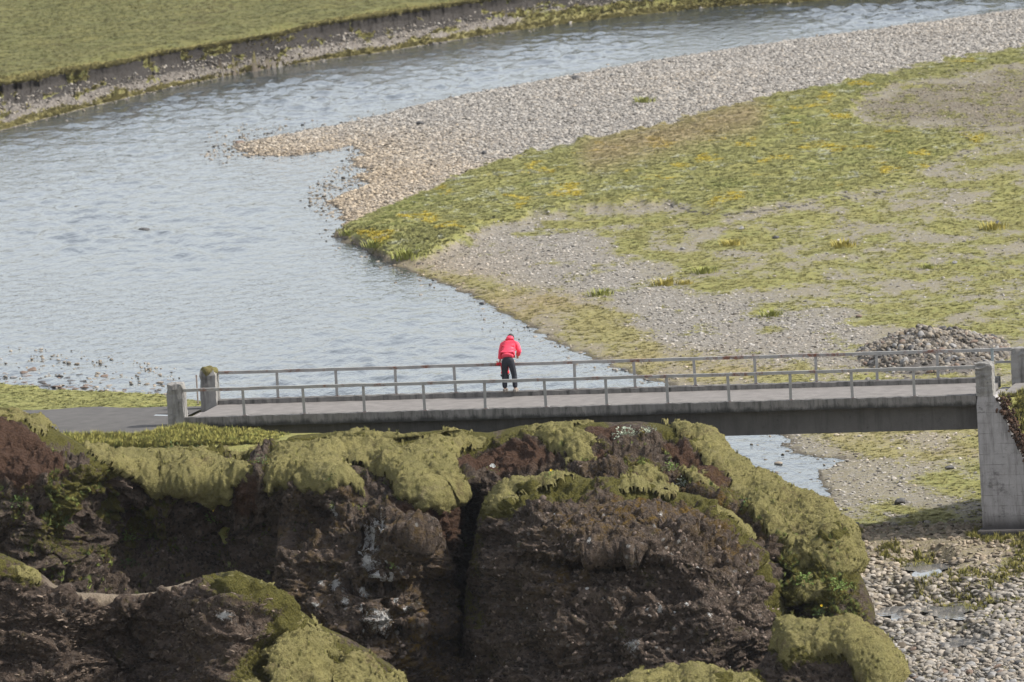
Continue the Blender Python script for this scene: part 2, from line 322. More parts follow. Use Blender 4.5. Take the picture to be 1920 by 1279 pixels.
POOLS = [(1735, 1068, .55, 1.5), (1683, 1148, .55, 1.3), (1778, 1145, .75, 1.3), (1800, 1205, .5, .8)]
def bed_z(u, v):                  # height of the sloping stream bed seen at (u, v)
    z = 0.
    for _ in range(30):
        p = un(u, v, z); s_, t_ = st(p[None]); z = .5*z+.5*float((.22-.135*np.maximum(0, -t_-.5)+.02*np.maximum(0, s_-16))[0])
    return z-.05
POOLZ = [bed_z(q[0], q[1]) for q in POOLS]; POOLZ[1] = POOLZ[2] = (POOLZ[1]+POOLZ[2])/2
def terrain(xs, ys):
    X, Y = np.meshgrid(xs, ys); sh = X.shape; P = np.stack([X.ravel(), Y.ravel()], -1)
    P3 = np.c_[P, np.zeros(len(P))]
    n_lo = fbm(P3, .08, 3, 1); n_md = fbm(P3, .5, 3, 5); n_hi = fbm(P3, 2.2, 3, 9)
    W = P + np.stack([fbm(P3, .9, 3, 11), fbm(P3, .9, 3, 12)], -1)*.35
    sw = sdp(W, river_poly); far = sdp(W, far_poly); lef = sdp(W, left_poly)
    d = np.maximum(-sw, 0)
    # right bank, low gravel plain
    h = .16*(1-np.exp(-d/1.2)) + .010*np.minimum(d, 60) + n_lo*.12*ss(0, 10, d) + n_md*.03 + n_hi*.02
    h = np.where(sw > 0, -.12-.5*(1-np.exp(-sw/3)) + n_hi*.02, h)
    # far bank: eroded slope up to a grassy plateau
    Wb = P + np.stack([fbm(P3, (.3, .05, 1), 2, 21), fbm(P3, (.30, .03, 1), 2, 22)*1.3], -1)*.8
    db = np.maximum(sdp(P, far_poly), 0); top_poly = far_top + [(900, 700), (900, 5000), (-5000, 5000), (-5000, 330)]
    dt = sdp(Wb, top_poly)
    t = np.where(dt > 0, 1, db/(db+np.maximum(-dt, 0)+1e-6))
    hf = 1.5*(.12*ss(0, .35, t) + .88*ss(.3, 1., t)) - .55*ss(0, .3, t)*ss(3., 1.2, dt) + np.where(dt > 0, n_md*.10+n_hi*.03+n_lo*.15*ss(2, 12, dt)+.004*np.minimum(dt, 200), (n_hi*.09+fbm(P3, (1.1, .6, 1), 3, 25)*.12)*ss(.1, .4, t)*ss(1., .8, t))
    hf = np.where(far > -0.0, np.maximum(hf, .02), h)
    h = np.where(sdp(P, far_poly) > 0, hf, h)
    # meadow terrace
    pp = pj(np.c_[P, h]); wob = fbm(P3, (1.3, .5, 1), 4, 31)
    ppw = pp + np.stack([wob*22, fbm(P3, (1.3, .5, 1), 3, 33)*9], -1)
    md = sdp(ppw, MEADOW); right = (sdp(P, far_poly) < 0) & (lef < 0) & (sw < 0)
    mead = np.where(right, ss(-6, 14, md), 0)
    h = h + mead*.32*ss(2200, 900, pp[:, 0]) + mead*ss(8, 40, md)*.08*n_md
    pp = pj(np.c_[P, h])
    gb = ss(-40, 30, sdp(pp + np.stack([wob*50, wob*18], -1), GRAVBAND)); sh_ = ss(-25, 20, sdp(pp + np.stack([wob*40, wob*12], -1), SHORE))
    # left bank and road platform
    s_, t_ = st(P3); yf = -(P[:, 1]-A3[1])
    hl = np.where(t_ > 4.6, .45 + (3.95-.45)*ss(14, 4.6, t_), 3.93) + n_md*.06 + n_hi*.03
    hl = hl*ss(0, 1.2, lef); hl = np.minimum(hl, 3.93+.1*n_md)
    hl = np.where(t_ < -.4, 3.95 - .10*(-.4-t_) + .06*n_hi - 30*ss(-3.2, -8.2, t_), hl)
    hl = np.where((s_ > .4) & (t_ > -.5), hl*ss(4, .4, s_) - .3*ss(1, 4, s_), hl)
    hl = np.where((s_ > .4) & (t_ <= -.5), np.minimum(hl, 3.95-.05*s_-6*ss(4., 9, s_))-0*hl, hl)
    hl = np.where((np.abs(t_-2) < 2.9) & (s_ < -.1), 3.86, hl)
    isl = (lef > 0) & (s_ < 9); h = np.where(isl, hl, h)
    # stream bed falling away in front of the bridge
    fr = (t_ < 3) & ~isl
    bed = .22 - .135*np.maximum(0, -t_-.5) + n_md*.06 + n_hi*.035 + .02*np.maximum(0, s_-16)
    bed = np.maximum(bed, -3.2 + .03*n_md)
    uu = pj(np.c_[P, bed])[:, 0]; bed = bed - 5*ss(1600, 1540, uu)*ss(-4, -7, t_)
    k = ss(4, -1, t_); h = np.where(isl, h, h*(1-k) + bed*k)
    # abutment embankment on the right
    wt = np.interp(s_, [22.0, BL+.55, BL+.68, BL+1.05, BL+1.4, 26, 30], [4.1, 4.0, 3.75, 2.85, 2.1, 1.5, 1.3])
    emb = np.minimum(3.98, wt + .95*(t_-.28)) + .05*n_hi
    emb = np.where(t_ > 5.2, 3.98-.6*(t_-5.2), emb)
    e = (s_ > BL+.32) & (t_ > .2); h = np.where(e, np.maximum(h, emb), h)
    toe = (s_ > BL+.9) & (t_ <= .2) & (t_ > -9); h = np.where(toe, h + 1.3*ss(BL+.9, BL+4.5, s_)*ss(-7, -.5, t_), h)
    for (u0, v0, rx, ry), zp in zip(POOLS, POOLZ):              # hollows that hold the pools
        c = un(u0, v0, zp); e_ = np.sqrt(((P[:, 0]-c[0])/rx)**2+((P[:, 1]-c[1])/ry)**2); k_ = ss(1.9, 1.3, e_); h = h*(1-k_)+k_*(zp+.02-.10*ss(1.45, 1.0, e_)+.02*n_hi)
    pp = pj(np.c_[P, h])
    # cover masks
    patch = fbm(P3, (.5, .22, 1), 5, 41, .6)
    sparse = np.clip(.52 + .75*patch - .50*gb + .06*(pp[:, 1] > 380), 0, 1)
    grass = np.where(right, np.maximum(mead, sparse*ss(.8, 4, d)), 0)
    bar = right & (md < 0) & (pp[:, 1] < np.interp(pp[:, 0], [600, 640, 780, 960, 1250, 1450, 1920], [445, 440, 371, 301, 236, 181, 86])+2)
    grass = np.where(bar, 0, grass)
    grass = np.maximum(grass, np.where(right, sh_*np.clip(.62+.6*patch, 0, 1), 0))
    ur = ss(-30, 25, 30*patch-8+sdp(pp + np.stack([wob*60, wob*22], -1), [(1640, 170), (1800, 140), (2300, 40), (2300, 240), (1900, 255), (1640, 230), (1590, 200)])); grass = np.where(right, grass*(1-ur) + ur*np.clip(.28+.7*patch, 0, .7), grass)
    farg = (sdp(P, far_poly) > 0)
    tongue = ss(.55, .2, t)*ss(.02, .08, t)*np.clip(.72+1.0*patch, 0, 1)
    tongue = np.maximum(tongue, ss(900, 1000, pp[:, 0])*ss(.7, .5, t))
    grass = np.where(farg, np.where(dt > .15, 1, tongue), grass)
    soil = np.where(farg, ss(.62, .8, t+.25*fbm(P3, (.7, .3, 1), 3, 26))*(dt < .1) + .38*ss(.3, .6, t)*(dt < 0), 0)
    soil = np.maximum(soil, np.where(right, ss(4, 0, np.abs(md+2))*.75*(pp[:, 1] > np.interp(pp[:, 0], [600, 800, 1500, 1920], [430, 480, 330, 255])), 0))
    dry = np.where(right, np.clip(ss(60, 0, seg_dist(pp, [(1120, 285), (1400, 215)]))*.8 + sh_*(.45+.6*n_lo), 0, 1), 0)
    warm = np.where(right, np.clip(ss(1100, 600, pp[:, 0])*ss(180, 330, pp[:, 1]) + ss(55, 15, pp[:, 1]-0*pp[:, 0])*0 + .25*n_lo + .5*sh_, 0, 1), np.where(farg, .35, .5))
    warm = np.maximum(warm, .6*ur*right)
    warm = np.maximum(warm, np.where(fr, np.clip(ss(1120, 1010, pp[:, 1])*.9, 0, 1), 0))
    shade_g = np.where(fr, np.clip(.25+.7*patch, 0, 1)*ss(1080, 980, pp[:, 1]), 0); grass = np.where(fr & ~isl, shade_g*.9, grass)
    grass = np.where(isl, np.where((lef < 1.0) & (t_ > 4), .2, 1), grass); grass = np.where(e, np.clip(.75+.5*patch, 0, 1), grass)
    soil = np.where(e & (t_ < .75), .8*ss(.8, .3, t_), soil); grass = np.where(toe, np.clip(.5+.6*patch, 0, 1), grass)
    wet = np.where(sw > -.25, 1, 0)
    return dict(X=X, Y=Y, h=h, pp=pp, P=P, sw=sw, far=farg, right=right, bar=bar, mead=mead, gb=gb, sh=sh_, md=md, isl=isl, fr=fr, dt=dt, tt=t, e=e, d=d, s=s_, t=t_, ur=ur, lef=lef,
                dull=np.where(farg, 1., .75*ur*right), film=np.where(right & ~bar, np.clip(.8-.55*gb, 0, 1), 0), grass=np.where(farg & (dt > 0), .98, grass), soil=np.clip(soil, 0, 1), dry=dry, warm=warm, wet=wet, patch=patch)

def axis(lo, hi, step, a, b, n=26):
    inner = np.arange(lo, hi, step); g = np.linspace(0, 1, n+1)[1:]
    return np.r_[(lo - (lo-a)*g[::-1]**3), inner, (hi + (b-hi)*g**3)]
xs = axis(-30, 31, .14, -1500, 1500, 24); ys = axis(212, 470, .46, -60, 3200, 34)
T = terrain(xs, ys)
GV = np.c_[T['P'], T['h']]
ground = mesh_np('ground', GV, grid_faces(len(ys), len(xs))[:, ::-1], M['ground'], attrs={k: T[k] for k in ('grass', 'soil', 'dry', 'warm', 'wet', 'film', 'dull')})
tag(ground, 'gravel plain, meadow and eroded far bank along the river', kind='structure')

# ------------------------------------------------------------------ eroded far bank: a strip that follows the river edge
def resample(L, n):
    L = np.array(L); c = np.r_[0, np.cumsum(np.linalg.norm(np.diff(L, axis=0), axis=1))]; q = np.linspace(0, c[-1], n); return np.stack([np.interp(q, c, L[:, k]) for k in range(2)], -1)
ku = np.array([q[0] for q in FAR_LOW]); kt = np.array([q[0] for q in FAR_TOP]); uu_ = np.linspace(-350, 2250, 1500)
lo_ = np.stack([un(u, np.interp(u, ku, [q[1] for q in FAR_LOW]), 0.)[:2] for u in uu_]); tp_ = np.stack([un(u, np.interp(u, kt, [q[1] for q in FAR_TOP]), 1.5)[:2] for u in uu_])
sl = np.r_[0, np.cumsum(np.linalg.norm(np.diff(tp_, axis=0), axis=1))]; s3 = np.stack([sl, 0*sl, 0*sl], -1)
tv_ = np.r_[np.linspace(-.25, .9, 46), np.linspace(.91, 1.0, 22), np.linspace(1.01, 1.9, 16)]
TV2, SV2 = np.meshgrid(tv_, sl, indexing='ij'); q3_ = np.stack([SV2, TV2*3, 0*SV2], -1)
jag = fbm(s3, .55, 4, 201, .6)*.10 + fbm(s3, .12, 2, 202)*.12                         # bites out of the turf edge
dep = np.clip(TV2, -.25, None); flat = dep + (jag[None, :]*ss(.55, .97, TV2)) - .07*ss(.93, .985, TV2)*ss(1.03, .99, TV2)
zz = 1.5*(np.interp(TV2, [-.25, 0, .25, .55, .80, .90, .935, .975, 1.0, 1.08, 1.9], [-.35, .0, .10, .34, .56, .66, .74, .97, 1.02, 1.0, .97]))
rel = fbm(q3_, (.9, 1.2, 1), 5, 203, .6); zz = zz + rel*.16*ss(.1, .35, TV2)*ss(.98, .9, TV2) + fbm(q3_, (3, 2, 1), 3, 204)*.05*ss(0, .2, TV2)
BXY = lo_[None]*(1-flat[..., None]) + tp_[None]*flat[..., None]
bz = np.maximum(zz, -.4) + .08*fbm(np.stack([BXY[..., 0], BXY[..., 1], 0*zz], -1), .5, 3, 5)*ss(.98, 1.1, TV2) - .35*ss(1.5, 1.9, TV2)
su_ = np.broadcast_to(uu_[None], zz.shape)
soilB = ss(.60, .78, TV2+.20*rel)*ss(1.005, .985, TV2) + .45*ss(.25, .5, TV2)*ss(.9, .7, TV2)
grassB = np.maximum(ss(.985, 1.0, TV2), ss(.42, .15, TV2+.25*fbm(q3_, (.35, .8, 1), 4, 205))*ss(-.02, .06, TV2)*.85); grassB = np.maximum(grassB, ss(930, 1020, su_)*ss(.75, .5, TV2)*.9); grassB = np.maximum(grassB, .75*(fbm(q3_, (.5, 1.2, 1), 4, 206) > .33)*ss(.3, .5, TV2))
bank = mesh_np('river_bank', np.concatenate([BXY, bz[..., None]], -1).reshape(-1, 3), grid_faces(*zz.shape)[:, ::-1], M['ground'], attrs=dict(grass=grassB, soil=np.clip(soilB*(1-grassB), 0, 1), dry=.35*ss(.5, .2, TV2), warm=.3+0*zz, wet=ss(.03, -.02, TV2), film=0*zz, dull=.6+0*zz))
tag(bank, 'dark eroded far bank with a ragged turf edge', kind='structure')

# ------------------------------------------------------------------ river and pools
wx = np.arange(-34, 34, .17); wy = np.arange(236, 470, .36)
WX, WY = np.meshgrid(wx, wy); WP = np.stack([WX.ravel(), WY.ravel(), 0*WX.ravel()], -1)
calm = ss(-.2, 3.5, sdp(WP[:, :2], river_poly)); gust = .6+1.3*fbm(WP, (.07, .022, 1), 4, 55)+.35*ss(300, 255, WP[:, 1])
gust = gust*np.interp(WP[:, 1], [250, 300, 350, 400, 460], [1.25, 1.05, 1.0, 1.1, 1.2])
hz = (fbm(WP, (.85, .42, 1), 3, 51)*.07 + np.abs(fbm(WP, (1.1, .55, 1), 2, 52))*.05)*1.25*calm*np.clip(gust, .08, 2.)
wf = grid_faces(len(wy), len(wx))[:, ::-1]
keep = (sdp(WP[:, :2], river_poly) > -1.2)[wf].all(1)
wf = wf[keep]; used = np.unique(wf); rm = np.full(len(WP), -1); rm[used] = np.arange(len(used))
river = mesh_np('river', np.c_[WP[:, :2], hz][used], rm[wf], M['water'])
tag(river, 'pale grey rippled river bending behind the bridge', kind='structure')

def ground_at(x, y):
    i = np.clip(np.searchsorted(xs, x)-1, 0, len(xs)-2); j = np.clip(np.searchsorted(ys, y)-1, 0, len(ys)-2)
    H = T['h'].reshape(len(ys), len(xs)); fx = np.clip((x-xs[i])/(xs[i+1]-xs[i]), 0, 1); fy = np.clip((y-ys[j])/(ys[j+1]-ys[j]), 0, 1)
    return H[j, i]*(1-fx)*(1-fy)+H[j, i+1]*fx*(1-fy)+H[j+1, i]*(1-fx)*fy+H[j+1, i+1]*fx*fy
def on_ground(u, v):              # where the line of sight through (u, v) meets the ground
    z = 0.
    for _ in range(40):
        p = un(u, v, z); z = .6*z + .4*float(ground_at(p[0], p[1]))
    return np.array([p[0], p[1], float(ground_at(p[0], p[1]))])
def pool(name, u, v, rx, ry, zp, label):
    c = un(u, v, zp); n = 40; bm = bmesh.new(); vs = []
    for k in range(n):
        a = 2*math.pi*k/n; r = 1+.25*math.sin(3*a+u)+.16*math.sin(5*a+v)+.1*math.sin(9*a)
        vs.append(bm.verts.new((c[0]+rx*r*math.cos(a), c[1]+ry*r*math.sin(a), c[2])))
    bm.faces.new(vs); me = bpy.data.meshes.new(name); bm.to_mesh(me); bm.free(); me.materials.append(M['pool']); o = link(bpy.data.objects.new(name, me)); tag(o, label, kind='structure'); return o
for k, (u, v, rx, ry) in enumerate(POOLS):
    pool('pool', u, v, rx, ry, POOLZ[k], 'still shallow pool among the pebbles below the bridge')

# ------------------------------------------------------------------ road
def road_strip(name, s0, s1, t0, t1, z, mat, crown=.05):
    n = 50; V = []; 
    for i in range(n+1):
        s = s0+(s1-s0)*i/n
        for j in range(7):
            f = j/6; t = t0+(t1-t0)*f + (.25*math.sin(s*1.1)+.15*math.sin(s*2.7) if j in (0, 6) else 0)
            p = A3+AX*s+TX*t; V.append((p[0], p[1], z+crown*math.sin(f*math.pi)))
    return mesh_np(name, V, grid_faces(n+1, 7), mat)
road = road_strip('road', -34, -.45, -.9, 4.7, 3.95, M['road'])
tag(road, 'grey gravel road reaching the bridge from the left', kind='structure')
road2 = road_strip('road', BL+.5, BL+20, 1.6, 4.4, 4.01, M['deck']); tag(road2, 'short piece of pale road beyond the right end of the bridge', kind='structure')
pud = road_strip('puddle', -1.5, -.55, 2.35, 2.6, 4.003, M['pool'], 0); tag(pud, 'thin bright puddle on the road by the left pillar', kind='structure')

# ------------------------------------------------------------------ bridge
br = empty('road_bridge', (A3[0], A3[1], 0), YAW, 'single lane concrete girder bridge with rusty steel railings', 'bridge')
def part(name, boxes, mat, parent=br, bevel=.015):
    bm = bmesh.new()
    for a, b in boxes: box(bm, a, b, bevel)
    return bm_obj(name, bm, mat, parent)
def slab(name, a, b, mat, nx=160, amp=.012, parent=br):      # long box with worn, slightly uneven edges
    bm = bmesh.new(); ring = [(a[1], a[2]), (b[1], a[2]), (b[1], b[2]), (a[1], b[2])]; rows = []
    for i in range(nx+1):
        x = a[0]+(b[0]-a[0])*i/nx
        rows.append([bm.verts.new((x, y+random.uniform(-amp, amp), z+random.uniform(-amp, amp))) for y, z in ring])
    for i in range(nx):
        for k in range(4): bm.faces.new((rows[i][k], rows[i][(k+1) % 4], rows[i+1][(k+1) % 4], rows[i+1][k]))
    bm.faces.new(rows[0]); bm.faces.new(rows[-1][::-1]); return bm_obj(name, bm, mat, parent)
slab('deck_slab', (0.0, .30, 3.93), (BL, 3.70, 4.07), M['deck'], 80, .004)
slab('edge_beam', (0.0, 0, 3.92), (BL, .302, ZK), M['fascia'])
slab('edge_beam', (0.0, 3.698, 3.92), (BL, 4.0, ZK), M['fascia'])
for t0 in (.50, 3.1): part('girder', [((.1, t0, 3.20), (BL+.02, t0+.4, 3.935))], M['girder'])
for s0 in (2.5, 7.5, 12.5, 17.5): part('cross_beam', [((s0, .905, 3.4), (s0+.25, 3.095, 3.933))], M['girder'])
# right abutment: wall facing the camera with falling wing, transverse wall, footing
bm = bmesh.new()
prof = [(BL, -.6), (BL, 3.915), (BL+.04, ZK-.02), (BL+.5, ZK-.03), (BL+.60, 4.02), (BL+.68, 3.7), (BL+.85, 3.3), (BL+1.05, 2.75), (BL+1.4, 2.0), (BL+2.4, 1.6), (BL+4.5, 1.3), (BL+4.5, -.6)]
f0 = [bm.verts.new((x, 0.0, z)) for x, z in prof]; f1 = [bm.verts.new((x, .42, z)) for x, z in prof]
bm.faces.new(f0); bm.faces.new(f1[::-1])
for k in range(len(prof)): bm.faces.new((f0[k], f1[k], f1[(k+1) % len(prof)], f0[(k+1) % len(prof)]))
bm_obj('abutment_wall', bm, M['wall'], br)
part('abutment_wall', [((BL+.03, .425, -.6), (BL+.6, 3.99, 3.9))], M['wall'])
part('footing', [((BL-.12, -.28, -.9), (BL+5, .5, .50))], M['wall'], bevel=.05)
part('abutment_wall', [((-.5, .0, 2.6), (-.02, 4.0, 3.9))], M['wall'])
def pillar(s0, s1, t0, t1, z0, z1, moss=False):
    bm = bmesh.new(); n = 14; R = []
    for i in range(n+1):
        z = z0+(z1-z0)*i/n; q = []
        k = 1 - (.10 if i == n else .03 if i == n-1 else 0)
        cs, ct = (s0+s1)/2, (t0+t1)/2
        pts = [(-1, -1), (-.3, -1), (.4, -1), (1, -1), (1, -.2), (1, .4), (1, 1), (.2, 1), (-.5, 1), (-1, 1), (-1, .3), (-1, -.4)]
        for x, y in pts:
            a = .012 if i < n-2 else .03
            q.append(bm.verts.new((cs+x*k*(s1-s0)/2+random.uniform(-a, a), ct+y*k*(t1-t0)/2+random.uniform(-a, a), z+(random.uniform(-.05, .03) if i == n else 0))))
        R.append(q)
    for i in range(n):
        for k in range(12): bm.faces.new((R[i][k], R[i][(k+1) % 12], R[i+1][(k+1) % 12], R[i+1][k]))
    c = bm.verts.new((cs, ct, z1+.05))
    for k in range(12): bm.faces.new((R[-1][k], R[-1][(k+1) % 12], c))
    o = bm_obj('pillar', bm, M['pillar'], br)
    if moss:
        bm = bmesh.new(); bmesh.ops.create_icosphere(bm, subdivisions=4, radius=1)
        for v in bm.verts:
            q = v.co.copy(); n_ = math.sin(q.x*7+q.y*5)*.04+random.uniform(-.03, .03)
            v.co = Vector((cs+q.x*(s1-s0)*.56*(1+n_), ct+q.y*(t1-t0)*.56*(1+n_), z1-.02+q.z*(.13 if q.z > 0 else .2)*(1+3*n_)))
        mo = bm_obj('moss_cap', bm, M['moss'], o, True); mo['label'] = 'yellow green moss growing on the top of the pillar'
    return o
pillar(-.46, -.005, -.02, .42, 3.2, 5.14); pillar(-.46, -.005, 3.55, 4.0, 3.2, 5.06, True)
pillar(BL+.005, BL+.47, -.015, .415, ZK-.03, 5.05); pillar(BL+.38, BL+.84, 3.6, 4.05, 3.9, 5.0)
def railing(t, side):
    bm = bmesh.new(); nseg = 40
    e0, e1 = (-.02, BL+.02) if side < 0 else (-.02, BL+.42)
    prev = None; wob = [random.uniform(-.008, .008) for _ in range(nseg+1)]
    for i in range(nseg+1):
        s = e0+(e1-e0)*i/nseg; z = ZK+.80+wob[i]
        # angle iron: flat flange on top, upright flange on the outside
        sec = [(t-.045, z), (t+.045, z), (t+.045, z-.012), (t-.033, z-.012), (t-.033, z-.085), (t-.045, z-.085)]
        cur = [bm.verts.new((s, y, zz)) for y, zz in sec]
        if prev:
            for k in range(6): bm.faces.new((prev[k], prev[(k+1) % 6], cur[(k+1) % 6], cur[k]))
        else: bm.faces.new(cur)
        prev = cur
    bm.faces.new(prev[::-1]); rail = bm_obj('railing', bm, M['steel'], br)
    bm = bmesh.new(); box(bm, (-.04, -.035, 0), (.04, -.023, .72)); box(bm, (-.04, -.023, 0), (-.028, .04, .72)); box(bm, (-.08, -.07, -.01), (.08, .07, .012))
    post = bm_obj('post', bm, M['steel'], rail); n = 12; sp = BL/13
    for i in range(n):
        o = post if i == 0 else post.copy()
        if i: link(o, rail)
        o.location = (sp*(i+1), t, ZK+.004); o.rotation_euler = (R_(random.uniform(-1, 1)), R_(random.uniform(-1.2, 1.2)), 0)
    if side > 0:
        part('low_rail', [((BL-.1, t-.03, ZK+.38), (BL+.42, t+.03, ZK+.44))], M['steel'], rail, 0)
    return rail
railing(.12, -1); railing(3.88, 1)
def steel_post(name, u, v, zb, h, wdt, label, mat):
    p = un(u, v, zb); bm = bmesh.new(); box(bm, (-wdt, -wdt, -.4), (wdt, wdt, h), .006); box(bm, (-wdt*1.25, -wdt*1.25, h-.03), (wdt*1.25, wdt*1.25, h), .004)
    o = bm_obj(name, bm, mat); o.location = p; tag(o, label, 'post'); return o
steel_post('marker_post', 1864, 738, 4.1, 1.25, .04, 'slim grey steel post right of the near right pillar', mat_plain('post_paint', (.17, .2, .21), (.22, .25, .26), 6, .5, 0))
steel_post('marker_post', 371, 752, 3.95, .75, .022, 'thin wooden stake beside the mossy left pillar', mat_plain('stake_wood', (.25, .2, .18), (.32, .27, .25), 6, .9, 0))

# ------------------------------------------------------------------ cliff (front rock with moss)
def arc(poly, step):
    L = np.array(poly, float); seg = np.linalg.norm(np.diff(L, axis=0), axis=1); c = np.r_[0, np.cumsum(seg)]
    n = int(c[-1]/step); q = np.linspace(0, c[-1], n+1); return np.stack([np.interp(q, c, L[:, 0]), np.interp(q, c, L[:, 1])], -1)
def bridge_depth(u):
    e = np.stack([A3 + AX*s for s in np.linspace(-12, 34, 60)]); q = e-CAM; uu = 960+F*(q@RT)/(q@FW); return np.interp(u, uu, q@FW)
def from_view(u, v, yf):
    d = bridge_depth(u)-yf; k = d/F
    return CAM + FW*d[..., None] + RT*((u-960)*k)[..., None] + UP*((639.5-v)*k)[..., None]
def relief(sil, vbot, step, yf_fun, rnd, nrow, rough=4., drop=lambda u: 0*u):
    s = arc(sil, step); s = np.c_[s, np.zeros(len(s))]
    s[:, 1] += fbm(np.c_[s[:, 0]/90, s[:, 0]*0, s[:, 0]*0], 1., 5, 61)*rough
    s[:, 1] += drop(s[:, 0])
    s[:, 0] = np.maximum.accumulate(s[:, 0] + np.arange(len(s))*1e-4)
    t = np.linspace(0, 1, nrow)**1.15
    U = np.repeat(s[None, :, 0], nrow, 0); V = s[None, :, 1] + t[:, None]*(vbot-s[None, :, 1])
    uv = np.stack([U, V], -1)
    sdist = seg_dist(uv, s[::4, :2])
    yf = yf_fun(U, V, s[None, :, 1])
    r = rnd(U); q = np.clip(sdist/r, 0, 1); yf = yf - (r/67.)*1.6*(1-np.sqrt(1-(1-q)**2))
    return U, V, yf, sdist
def normals(P):
    du = np.gradient(P, axis=1); dv = np.gradient(P, axis=0); n = np.cross(dv, du); n /= np.linalg.norm(n, axis=-1, keepdims=True)+1e-9
    flip = np.sign(-(n@FW)); flip[flip == 0] = 1; return n*flip[..., None]
def rock_detail(P, amt=1.):
    w_ = P + np.stack([fbm(P, .7, 3, 71), fbm(P, .7, 3, 72), fbm(P, .7, 3, 73)*.5], -1)*.35
    f1, e1, c1 = worley(w_, (.5, .5, 1.0), 81); f2, e2, c2 = worley(w_, (1.7, 1.7, 2.8), 82)
    strat = fbm(w_*np.array([.3, .3, 1.7]), 1., 4, 83); z = strat*2.2; led = (z-np.floor(z)); led = np.where(led < .8, led/.8, (1-led)/.2)
    stp = fbm(w_*np.array([.55, .55, .95]), 1., 3, 87); stp = (np.floor(stp*3.2)+.25*(stp*3.2-np.floor(stp*3.2)))/3.2
    big = fbm(P, .33, 4, 84); kn = fbm(P, 1.6, 3, 86)
    return amt*((c1-.5)*.6*ss(0, .16, e1) - .2*ss(.12, 0, e1) + (c2-.5)*.15*ss(0, .12, e2) - .06*ss(.1, 0, e2) + led*.10*(.5+.8*np.clip(big+.3, 0, 1)) + stp*.62 + big*.38 + np.abs(kn)*.18 + fbm(P, 4.5, 4, 85, .55)*.065)
def skirt(P, back):
    rows = [P[0] + FW*b + np.array([0, 0, -1.])*dz for b, dz in back[::-1]]
    return np.concatenate([np.stack(rows), P], 0)

SIL_A = [(-90, 748), (0, 757), (40, 766), (82, 781), (108, 803), (145, 814), (200, 828), (270, 831), (330, 817), (420, 814), (520, 810), (600, 799), (680, 796), (740, 802), (800, 798), (870, 796), (915, 803), (960, 792), (1020, 784), (1100, 780), (1180, 782), (1240, 785), (1290, 791), (1330, 806), (1370, 843), (1410, 880), (1450, 902), (1500, 921), (1550, 947), (1588, 985), (1604, 1030), (1607, 1060), (1622, 1092), (1638, 1130), (1645, 1170), (1652, 1300)]
def lobe(U, V, u, v, ru, rv): return np.sqrt(np.clip(1-((U-u)/ru)**2-((V-v)/rv)**2, 0, 1))
def g2(U, V, u, v, ru, rv): return np.exp(-((U-u)/ru)**2-((V-v)/rv)**2)
def yf_A(U, V, VC):
    yc = np.interp(U, [-90, 0, 110, 250, 500, 1000, 1300, 1400, 1500, 1600, 1650], [6, 6, 5, 2.6, 2.2, 1.7, 2.2, 3.6, 5.2, 7.4, 9.3])
    vs = np.interp(U, [-90, 0, 150, 230, 300, 420, 480, 560, 700, 870, 900, 1000, 1150, 1300, 1400, 1480, 1560, 1650], [880, 870, 850, 870, 905, 905, 880, 885, 905, 900, 930, 895, 890, 900, 985, 1040, 1090, 1250])
    w_ = np.clip((V-VC)/np.maximum(20, vs-VC), 0, 1.); y = yc + np.interp(U, [0, 200, 900, 1300, 1450, 1650], [2., 3.3, 3.4, 3.4, 3.0, 1.5])*w_**.85
    below = np.maximum(0, V-vs)/67.
    y = y + 1.2*(1-np.exp(-below/.7)) + .06*below - .55*ss(.8, 1.6, below)
    y = y + .4*lobe(U, V, 1190, 1140, 325, 285)
    y = y + 1.2*lobe(U, V, 690, 1080, 185, 230) + 1.0*g2(U, V, 800, 890, 70, 55) + .7*g2(U, V, 620, 890, 60, 35) + .6*g2(U, V, 380, 895, 110, 40)
    y = y - 2.6*g2(U, V, 330, 1010, 170, 85) + .8*g2(U, V, 60, 980, 80, 60)
    cx = np.interp(V, [880, 930, 1000, 1100, 1279, 1330], [900, 882, 884, 872, 860, 860]); cw = np.interp(V, [880, 930, 1000, 1100, 1279], [10, 16, 26, 55, 95])
    y = y - 3.4*np.exp(-((U-cx)/cw)**2)*ss(895, 950, V)
    y = y - .7*np.exp(-((U-(1465+.05*(V-1000)))/16)**2)*ss(1010, 1090, V)
    tv = np.interp(U, [380, 480, 560, 650, 740, 830, 900], [840, 839, 833, 823, 826, 816, 809]); y = y - .7*np.exp(-((V-tv)/5)**2)*ss(370, 420, U)*ss(910, 870, U)
    return blur(y, 3)
U, V, YF, SD = relief(SIL_A, 1345, 1.9, yf_A, lambda u: np.interp(u, [0, 200, 1250, 1400, 1600], [40, 25, 30, 70, 75]), 300, 4., lambda u: np.interp(u, [100, 200, 420, 560, 850, 950, 1250, 1400, 1600], [6, 23, 22, 12, 10, 9, 9, 8, 4]))
PA = from_view(U, V, YF); NA = normals(blur(PA[..., 0], 6)[..., None]*[1, 0, 0] + blur(PA[..., 1], 6)[..., None]*[0, 1, 0] + blur(PA[..., 2], 6)[..., None]*[0, 0, 1])
DROP = lambda u: np.interp(u, [100, 200, 420, 560, 850, 950, 1250, 1400, 1600], [6, 23, 22, 12, 10, 9, 9, 8, 4])
uvA = np.stack([U, V-DROP(U)*ss(45, 5, SD)*(U < 1300)], -1); wuv = uvA + np.stack([fbm(PA, 1.0, 5, 91, .55), fbm(PA, 1.0, 5, 92, .55)], -1)*11
